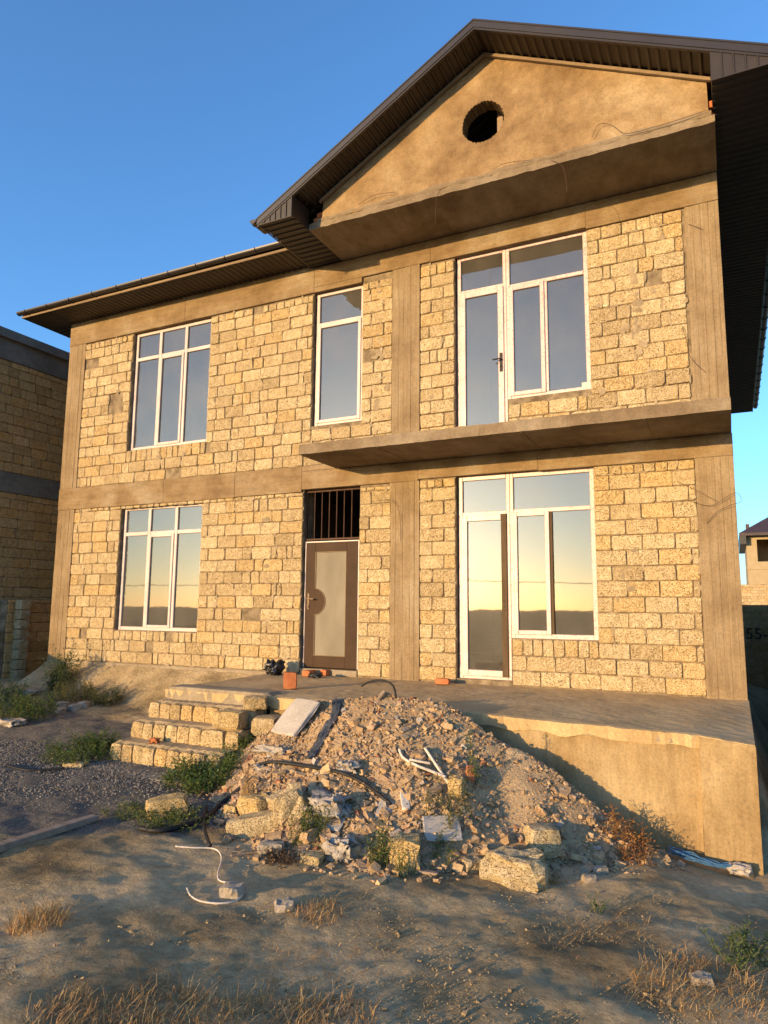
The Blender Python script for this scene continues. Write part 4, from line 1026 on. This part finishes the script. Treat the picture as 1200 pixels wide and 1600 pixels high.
crumple('brick_shard', 'orange brick shard at the left rubble foot near the grass', 'brick', px(368, 1174), .1, .08, .06, 76, m_brick, .3)

# ------------------------------------------------------------------ plants
def blades(mb, r, base, n, spread, h, lean, w, cols):
    for i in range(n):
        a = r.uniform(0, 6.28); q = base + Vector((math.cos(a), math.sin(a), 0)) * (spread * math.sqrt(r.random())); q.z = base.z - .02 + (float(ground_h(q.x, q.y)) - float(ground_h(base.x, base.y)))
        hh = h * r.uniform(.25, 1.15) * (1.3 if r.random() < .06 else 1); d = Vector((r.gauss(0, .75), r.gauss(0, .75), 0)) * lean * hh; side = Vector((-d.y, d.x, 0)); side = side.normalized() * w * .5 if side.length > 1e-6 else Vector((w * .5, 0, 0))
        p = [q, q + d * .25 + Vector((0, 0, hh * .5)), q + d * .65 + Vector((0, 0, hh * .85)), q + d * 1.15 + Vector((0, 0, hh * max(.45, 1.0 - .3 * lean * abs(r.gauss(0, 1)))))]
        v = [p[0] - side, p[0] + side, p[1] - side * .9, p[1] + side * .9, p[2] - side * .6, p[2] + side * .6, p[3]]
        k = r.uniform(.75, 1.15); c = r.choice(cols); mb.add(v, [(0, 1, 3, 2), (2, 3, 5, 4), (4, 5, 6)], tuple(x * k for x in c))
STRAW = [(.52, .27, .095), (.60, .35, .13), (.40, .20, .07), (.66, .43, .19)]
GREEN = [(.115, .18, .035), (.15, .22, .05), (.085, .14, .03), (.21, .24, .07)]
OLIVE = [(.17, .16, .05), (.22, .19, .07), (.12, .13, .04), (.27, .19, .08)]
rgp = random.Random(5)
def tuft(name, label, u, v, n, spread, h, lean=.8, w=.0032, cols=STRAW, p=None, cat='dry grass', group=None):
    b_ = MB(); q = p or px(u, v); blades(b_, rgp, Vector((0, 0, 0)) + q, int(n * 1.8), spread, h, lean, w, cols)
    o = b_.build(name, m_leaf, None, loc=tuple(q)); return tag(o, label, cat, group)
tuft('dry_grass_tuft', 'dry straw tuft at the left edge below the gravel', 62, 1445, 300, .17, .13, 1.0)
tuft('dry_grass_tuft', 'low dry tuft behind the pale angular stone', 495, 1430, 240, .17, .08, 1.3)
tuft('dry_grass_tuft', 'spreading dry straw around the stone at bottom right', 1090, 1545, 500, .34, .09, 1.8, .004)
tuft('dry_grass_tuft', 'thin flattened straw on the bare bank right of centre', 960, 1450, 160, .26, .05, 2.6, .004)
tuft('dry_grass_tuft', 'sparse fallen straw on the soil below the bank', 900, 1480, 130, .3, .04, 3, .004)
tuft('dry_grass_tuft', 'dry tuft at the lower left corner of the picture', 105, 1592, 240, .2, .08, 1.2)
tuft('dry_grass_tuft', 'tall dry tuft at the bottom edge left of centre', 270, 1594, 520, .30, .085, 1.3)
tuft('dry_grass_tuft', 'broad dry tuft at the bottom edge near the centre', 420, 1592, 320, .26, .07, 1.4)
tuft('dry_grass_tuft', 'thin dry tuft at the bottom edge right of centre', 520, 1592, 160, .22, .09, 1.1)
tuft('dry_grass_tuft', 'small dry tuft on the soil between the pile and the foreground', 860, 1378, 60, .06, .07, 1)
def weed(name, label, base, stems, h, spread, leaf, cols, lean=.35, ground=True, stemcol=(.12, .12, .04), cat='weed', dens=14):
    mb_ = MB(); lf = MB(); r = rgp; SEP = [MB() for _ in range(stems)]
    for s in range(stems):
        a = r.uniform(0, 6.28); q = base + Vector((math.cos(a), math.sin(a), 0)) * spread * math.sqrt(r.random()); q.z = H(q.x, q.y) - .01 if ground else base.z
        hh = h * r.uniform(.55, 1.1); dd = Vector((r.uniform(-1, 1), r.uniform(-1, 1), 0)) * lean * hh
        P = [q, q + dd * .3 + Vector((0, 0, hh * .5)), q + dd + Vector((0, 0, hh))]
        (mb_ if stems > 7 else SEP[s]).tube(P, [.004, .003, .0015], 4, stemcol)
        for k in range(dens):
            t = r.uniform(.12, 1); w_ = P[0].lerp(P[1], t * 2) if t < .5 else P[1].lerp(P[2], t * 2 - 1)
            ln = leaf * r.uniform(.6, 1.25) * (1.1 - .4 * t); az = r.uniform(0, 6.28); el = r.uniform(-.2, .9)
            d = Vector((math.cos(az) * math.cos(el), math.sin(az) * math.cos(el), math.sin(el))); sd_ = d.cross(Vector((0, 0, 1))).normalized() * ln * .17
            br = r.random() < .5
            if br: w_ = w_ + d * ln * .8
            c = r.choice(cols); kk = r.uniform(.75, 1.2)
            lf.add([w_, w_ + d * ln * .5 + sd_ + Vector((0, 0, .004)), w_ + d * ln - Vector((0, 0, ln * .12)), w_ + d * ln * .5 - sd_ + Vector((0, 0, .004))], [(0, 1, 2), (0, 2, 3)], tuple(x * kk for x in c))
    root = thing(name, label, cat, tuple(base)); lv = lf.build('leaves', m_leaf, root); tag(lv, kind='stuff')
    if stems > 7: tag(mb_.build('stems', m_leaf, root), kind='stuff')
    else:
        for q in SEP: q.build('stem', m_leaf, root)
    return root
weed('leafy_shrub', 'tall leafy green shrub at the left corner of the house', px(95, 1072), 46, .62, .24, .075, [(.10, .14, .05), (.14, .19, .075), (.07, .10, .035), (.20, .24, .11)], .4, dens=34, cat='shrub')
weed('leafy_shrub', 'dark green weeds massed at the left edge before the fence', px(35, 1118), 110, .30, .55, .06, GREEN, .5, dens=22)
weed('leafy_shrub', 'green weeds left of the fence foot at the picture edge', px(-5, 1095), 60, .34, .5, .06, GREEN, .5, dens=20)
weed('dry_bush', 'browning bushy weeds between the shrub and the house plinth', px(115, 1095), 80, .34, .34, .05, OLIVE, .4, dens=20)
weed('dry_bush', 'dull green weeds at the shaded plinth corner', px(165, 1100), 60, .28, .26, .05, [(.10, .11, .035), (.13, .13, .05)], .4, dens=18)
weed('leafy_shrub', 'low green weeds left of the lowest step', px(130, 1186), 70, .20, .42, .055, GREEN, .5, dens=22)
weed('leafy_shrub', 'green weeds climbing beside the end of the lowest step', px(150, 1170), 40, .22, .22, .055, GREEN, .5, dens=20)
weed('leafy_shrub', 'lush green weeds between the steps and the rubble', px(315, 1225), 110, .22, .36, .055, [(.10, .17, .03), (.14, .21, .05), (.07, .12, .025), (.20, .24, .07)], .5, dens=24)
weed('leafy_shrub', 'green weeds filling the corner of steps and rubble', px(355, 1195), 60, .22, .2, .05, [(.10, .17, .03), (.14, .21, .05), (.17, .2, .06)], .5, dens=20)
weed('leafy_shrub', 'yellow-green creeping weeds around the yellow block', px(270, 1288), 60, .12, .3, .04, [(.16, .20, .04), (.24, .25, .07), (.11, .15, .03)], .9, dens=16)
weed('leafy_shrub', 'thin creeping weeds near the plank end', px(195, 1272), 30, .08, .2, .035, [(.16, .20, .04), (.24, .25, .07)], 1, dens=12)
weed('green_stalk', 'tall thin green stalk rising from the rubble right of the pipes', px(742, 1232), 4, .42, .04, .035, [(.14, .19, .04), (.2, .22, .06)], .12, dens=36)
weed('green_stalk', 'yellowing weeds around the flat grey tile', px(700, 1275), 26, .2, .22, .04, OLIVE, .5, dens=14)
weed('green_stalk', 'upright green weed at the rubble foot left of the round yellow lump', px(590, 1350), 16, .30, .09, .035, [(.13, .18, .04), (.2, .23, .07)], .3, dens=24)
weed('green_stalk', 'small green weed growing in front of the round yellow lump', px(628, 1368), 7, .18, .04, .03, [(.16, .20, .04), (.24, .25, .07)], .25, dens=18)
weed('green_stalk', 'bushy green weed behind the long flat block', px(480, 1308), 40, .22, .13, .035, [(.12, .17, .035), (.17, .21, .05), (.24, .22, .08)], .5, dens=18)
weed('green_stalk', 'small weed between the round yellow lump and fist-sized stone', px(690, 1345), 12, .15, .08, .03, [(.12, .16, .035)], .4, dens=14)
weed('orange_thistle', 'dry orange-brown thistle bush at the right foot of the rubble', px(985, 1335), 50, .17, .2, .05, [(.50, .20, .05), (.36, .14, .045), (.26, .12, .05), (.58, .30, .08)], .6, stemcol=(.20, .10, .04), cat='dry weed', dens=10)
weed('green_stalk', 'faint green weeds at the lower right edge', px(1195, 1505), 60, .13, .32, .04, [(.10, .14, .04), (.13, .16, .05)], .7, dens=14)
weed('green_stalk', 'two thin green sprigs on the bank right of centre', px(935, 1425), 4, .12, .06, .03, [(.10, .14, .04)], .6, dens=14)
weed('dry_bush', 'dark dead weed beside the cement lump', px(438, 1348), 40, .09, .13, .04, [(.10, .06, .035), (.16, .10, .06)], .8, stemcol=(.08, .05, .03), cat='dry weed', dens=10)
weed('orange_thistle', 'dry orange stalks on the yellow lump at the rubble left edge', px(385, 1262), 14, .28, .07, .03, [(.45, .24, .07), (.5, .3, .1)], .25, stemcol=(.42, .25, .09), cat='dry weed', dens=12)
# gravel and soil crumbs -------------------------------------------------
gvl = MB(); rgv = random.Random(91); cnt = 0
def gravel_mask(x, y): return (x * .64 - y * .77) < -.28 + rgv.uniform(-.35, .35) and y < -3.35 + .2 and x > -12.5
while cnt < 20000:
    x = rgv.uniform(-8.6, -2.6); y = rgv.uniform(-6.7, -3.2)
    if not gravel_mask(x, y) or float(pile_h(x, y)) > float(ground_h(x, y)): 
        cnt += .2; continue
    s = rgv.uniform(.004, .010); vs_, fs = chunk(rgv, s, 1.2); rm = rotm(rgv, 1.5); g = rgv.uniform(.08, .30); z = float(ground_h(x, y)); 
    gvl.add([rm @ q + Vector((x, y, z + s * .5 + .005)) for q in vs_], fs, (g * 1.1, g * .97, g * .82)); cnt += 1
lit_ = MB(); rl = random.Random(17); cnt = 0
while cnt < 2600:
    u = rl.uniform(-60, 1260); v = 1330 + 280 * math.sqrt(rl.random()); d = pray(u, v); q = CAM + d * ((-.92 - CAM.z) / d.z); cnt += .15
    if pile_h(q.x, q.y) > ground_h(q.x, q.y) or mnoise.noise(Vector((q.x * 1.1, q.y * 1.1, 3))) < rl.uniform(-.1, .6): continue
    a = rl.uniform(0, 6.28); L = rl.uniform(.02, .10); e = Vector((math.cos(a), math.sin(a), rl.uniform(-.05, .25))) * L; sd_ = Vector((-math.sin(a), math.cos(a), 0)) * rl.uniform(.0008, .0018)
    b0 = Vector((q.x, q.y, float(ground_h(q.x, q.y)) + .008)); mid = b0 + e * .5 + Vector((0, 0, rl.uniform(0, .012))); k = rl.uniform(.6, 1.2)
    lit_.add([b0 - sd_, b0 + sd_, mid + sd_, mid - sd_, b0 + e], [(0, 1, 2, 3), (3, 2, 4)], tuple(c * k for c in rl.choice(STRAW))); cnt += .85
tag(lit_.build('straw_litter', m_leaf, None, loc=(0, 0, 0)), 'dry straw litter strewn over the bare soil', 'straw', kind='stuff')
m_gravel = M('gravel_stone', (.85, .85, .85), (1, 1, 1), 5, .9, 0, 20, tint=True, fine=0)
tag(gvl.build('gravel', m_gravel, None, loc=(0, 0, 0)), 'dark grey gravel spread beside the steps', 'gravel', kind='stuff')
cr = MB(); cnt = 0
while cnt < 9000:
    u = rgv.uniform(-60, 1260); v = 1320 + 290 * math.sqrt(rgv.random()); d = pray(u, v); t = (-.92 - CAM.z) / d.z; q = CAM + d * t
    if pile_h(q.x, q.y) > ground_h(q.x, q.y): cnt += .3; continue
    clump = mnoise.noise(Vector((q.x * 1.3, q.y * 1.3, 7)))
    if clump < rgv.uniform(-.3, .35): cnt += .1; continue
    s = rgv.uniform(.002, .007) * (2.6 if rgv.random() < .03 else 1); vs_, fs = chunk(rgv, s); rm = rotm(rgv); z = float(ground_h(q.x, q.y)); g = rgv.uniform(.6, 1.25)
    cr.add([rm @ w + Vector((q.x, q.y, z + s * .3)) for w in vs_], fs, (.32 * g, .235 * g, .125 * g)); cnt += 1
tag(cr.build('soil_crumbs', m_gravel, None, loc=(0, 0, 0)), 'soil crumbs and pebbles scattered over the bare ground', 'soil', kind='stuff')

# ------------------------------------------------------------------ neighbour and fence at left
rn = random.Random(41)
def block_wall(parent, axis_, c, a0, a1, z0, z1, bw, bh, mat, name='stone_block', depth=.02, tn=(1, 1, 1), rnd=rn, single=True, limit=300):
    """blocks standing out of a wall: axis_ 'x' = face towards +x at x=c running along y, 'y' = face towards -y at y=c running along x"""
    z = z0; row = 0; cnt = 0; rest_ = MB()
    while z < z1 - .04:
        zt_ = min(z + bh, z1); s = a0 - (bw / 2 if row % 2 else 0) - rnd.uniform(0, .1)
        while s < a1:
            w = bw * rnd.choice((1, 1, 1, .55)) ; p, q = max(s, a0), min(s + w, a1); s += w
            if q - p < .05: continue
            t = stone_tint(rnd); t = tuple(x * y for x, y in zip(t, tn)); tmp = MB(); block_geo(p + .006, q - .006, z + .005, zt_ - .005, rnd, 0.0, t, tmp, .02)
            if axis_ == 'x': vs_ = [(c - y, x, zz) for x, y, zz in tmp.v]
            else: vs_ = [(x, c + y, zz) for x, y, zz in tmp.v]
            if single and cnt < limit: b_ = MB(); b_.add(vs_, tmp.f, t); b_.build(name, mat, parent); cnt += 1
            else: rest_.add(vs_, tmp.f, t)
        z = zt_; row += 1
    if rest_.v: tag(rest_.build(name + 's', mat, parent), kind='stuff')
nb = thing('house', 'shaded block wall of the neighbouring unfinished house at far left', 'house', (-16, 0, -.5))
mb = MB(); mb.box(-20, -14.02, -3.0, 1.72, -.8, 6.3); nbw = mb.build('wall', m_mortar, nb)
for z0, z1 in ((3.42, 3.85), (6.3, 6.75)):
    mb = MB(); mb.box(-20.01, -13.985, -3.02, 1.74, z0, z1); mb.build('ring_beam', m_greyband, nb)
mb = MB(); mb.box(-20.1, -13.9, -3.1, 1.8, 6.755, 6.95); mb.build('roof_slab', m_greyband, nb)
block_wall(nbw, 'x', -14.0, -.6, 1.70, -.5, 3.41, .42, .21, m_stone, tn=(1.18, .95, .70)); block_wall(nbw, 'x', -14.0, -.6, 1.70, 3.86, 6.29, .42, .21, m_stone, tn=(1.18, .95, .70))
fen = thing('fence', 'limestone block fence with pilasters before the neighbouring house', 'fence', (-13.3, -1, -.5))
mb = MB(); mb.box(-13.55, -13.32, .06, 1.9, -.8, 1.13); mb.box(-13.55, -13.32, -9, .05, -.9, .50); fw_ = mb.build('wall', m_mortar, fen)
block_wall(fw_, 'x', -13.30, .07, 1.85, -.55, 1.12, .40, .2, m_stone, tn=(1.18, .95, .70))
for y in (.33,):
    for k in range(8):
        b_ = MB(); vs_, fs = rock(.22, .22, .2, 800 + k + int(y * 10), .05, 1); b_.add([(p[0] - 13.19 + rn.uniform(-.01, .01), p[1] + y, p[2] - .48 + k * .2) for p in vs_], fs, tuple(c * .9 for c in stone_tint(rn))); b_.build('pilaster_block', m_stone, fen)

# ------------------------------------------------------------------ right background
dw = thing('boundary_wall', 'dark shaded block wall with sprayed digits behind the house at right', 'wall', (2.5, 11.6, -1))
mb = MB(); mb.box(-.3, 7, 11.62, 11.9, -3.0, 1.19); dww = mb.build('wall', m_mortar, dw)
mb = MB(); mb.box(1.5, 1.75, -.4, 11.59, -3.0, 1.2); mb.build('added_shade_wall', m_mortar, dw)  # unseen wall, added to block sky light and darken the lower yard
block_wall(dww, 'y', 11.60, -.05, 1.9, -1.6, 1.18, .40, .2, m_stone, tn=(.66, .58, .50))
fc = bpy.data.curves.new('painted_digits', 'FONT'); fc.body = '55-94'; fc.size = .40; fc.extrude = .002
fo = bpy.data.objects.new('painted_digits', fc); col.objects.link(fo); dg = bpy.context.evaluated_depsgraph_get()
dme = bpy.data.meshes.new_from_object(fo.evaluated_get(dg)); bpy.data.objects.remove(fo); dme.materials.clear(); dme.materials.append(m_paint)
do = bpy.data.objects.new('painted_digits', dme); col.objects.link(do); do.parent = dw; do.rotation_euler = (R(90), 0, 0); q = pxy(1165, 998, 11.585); do.location = q - wloc(dw)
lw = thing('boundary_wall', 'distant sunlit block wall below the far house', 'wall', (6, 46, -2))
mb = MB(); mb.box(-4, 22, 46.02, 46.3, -2.5, 2.9); lww = mb.build('wall', m_mortar, lw)
block_wall(lww, 'y', 46.0, .4, 4.2, .9, 2.9, .42, .2, m_stone)
fh = thing('house', 'far rendered house with dark hipped roof and black window opening', 'house', (6, 62, -2))
Yh = 60.0; a = pxy(1166, 850, Yh); e = pxy(1155, 836, Yh - .8); xw = a.x
w0, w1 = pxy(1182, 843, Yh), pxy(1215, 877, Yh)
mb = MB(); ez = pxy(1170, 833, Yh).z
mb.box(xw, w0.x, Yh, Yh + 10, -2, ez); mb.box(w0.x, w1.x, Yh, Yh + .3, -2, w1.z); mb.box(w0.x, w1.x, Yh, Yh + .3, w0.z, ez); mb.box(w1.x, xw + 11, Yh, Yh + 10, -2, ez); mb.box(w0.x, w1.x, Yh + 4, Yh + 10, -2, ez)
mb.build('wall', m_farwall, fh)
mb = MB(); xe = e.x; ye = Yh - .9; xx = xw + 11.6; yy = Yh + 11; rz_ = ez + 3.4
mb.add([(xe, ye, ez - .05), (xx, ye, ez - .05), (xx, yy, ez - .05), (xe, yy, ez - .05), (xe + 5.2, ye + 5.5, rz_), (xx - 5.2, ye + 5.5, rz_)], [(0, 1, 5, 4), (1, 2, 5), (2, 3, 4, 5), (3, 0, 4), (0, 3, 2, 1)])
mb.box(xe, xx, ye - .03, ye - .005, ez - .3, ez - .06); mb.build('roof', m_farroof, fh)
mb = MB(); mb.box(xe - .003, xe + .02, ye, yy, ez - .3, ez - .06); mb.box(xe + .03, xw + .0, ye + .02, yy, ez - 1.0, ez - .07); mb.build('eave_soffit', m_metal, fh)
mb = MB(); q = pxy(1168, 824, Yh + 2); mb.box(q.x - .15, q.x + .15, Yh + 2, Yh + 2.3, ez + .3, q.z + .3); mb.build('chimney', m_farroof, fh)
mb = MB(); wa, wb = pxy(1187, 913, Yh - .01), pxy(1198, 917, Yh - .01); mb.box(wa.x, wb.x, Yh - .03, Yh + .02, wb.z, wa.z); mb.build('vent_opening', m_black, fh)
mb = MB(); q0 = pxy(1166, 888, Yh); mb.box(xw - .05, xw + 11, Yh - .06, Yh - .001, q0.z - .12, q0.z + .12); mb.build('floor_band', m_farwall, fh)

# ------------------------------------------------------------------ behind the camera, seen mirrored in the panes
for i, x in enumerate((-100.0, -38.0, 24.0)):
    po = thing('utility_pole', ('leftmost', 'middle', 'rightmost')[i] + ' wooden utility pole on the plain mirrored in the panes', 'pole', (x, -60 - i * 4, -1.2), 'utility poles on the plain')
    b_ = MB(); b_.tube([(x, -60 - i * 4, -1.4), (x, -60 - i * 4, 5.2)], [.13, .09], 8); b_.build('pole', m_wood, po)
    b_ = MB(); b_.box(x - .05, x + .05, -60.7 - i * 4, -59.3 - i * 4, 4.7, 4.8); b_.build('crossarm', m_wood, po)
for j, dy in enumerate((-.6, .6)):
    pts = []
    for i, x in enumerate((-100.0, -38.0, 24.0)):
        pts.append(Vector((x, -60 - i * 4 + dy, 4.85)))
        if i < 2: pts += [Vector((x + 62 * t, -60 - i * 4 - 4 * t + dy, 4.85 - 4 * 1.1 * t * (1 - t))) for t in (.2, .4, .6, .8)]
    b_ = MB(); b_.tube(pts, .02, 5); tag(b_.build('power_line', m_black, None, loc=tuple(pts[0])), ('nearer', 'farther')[1 - j] + ' power line wire mirrored in the panes', 'cable')
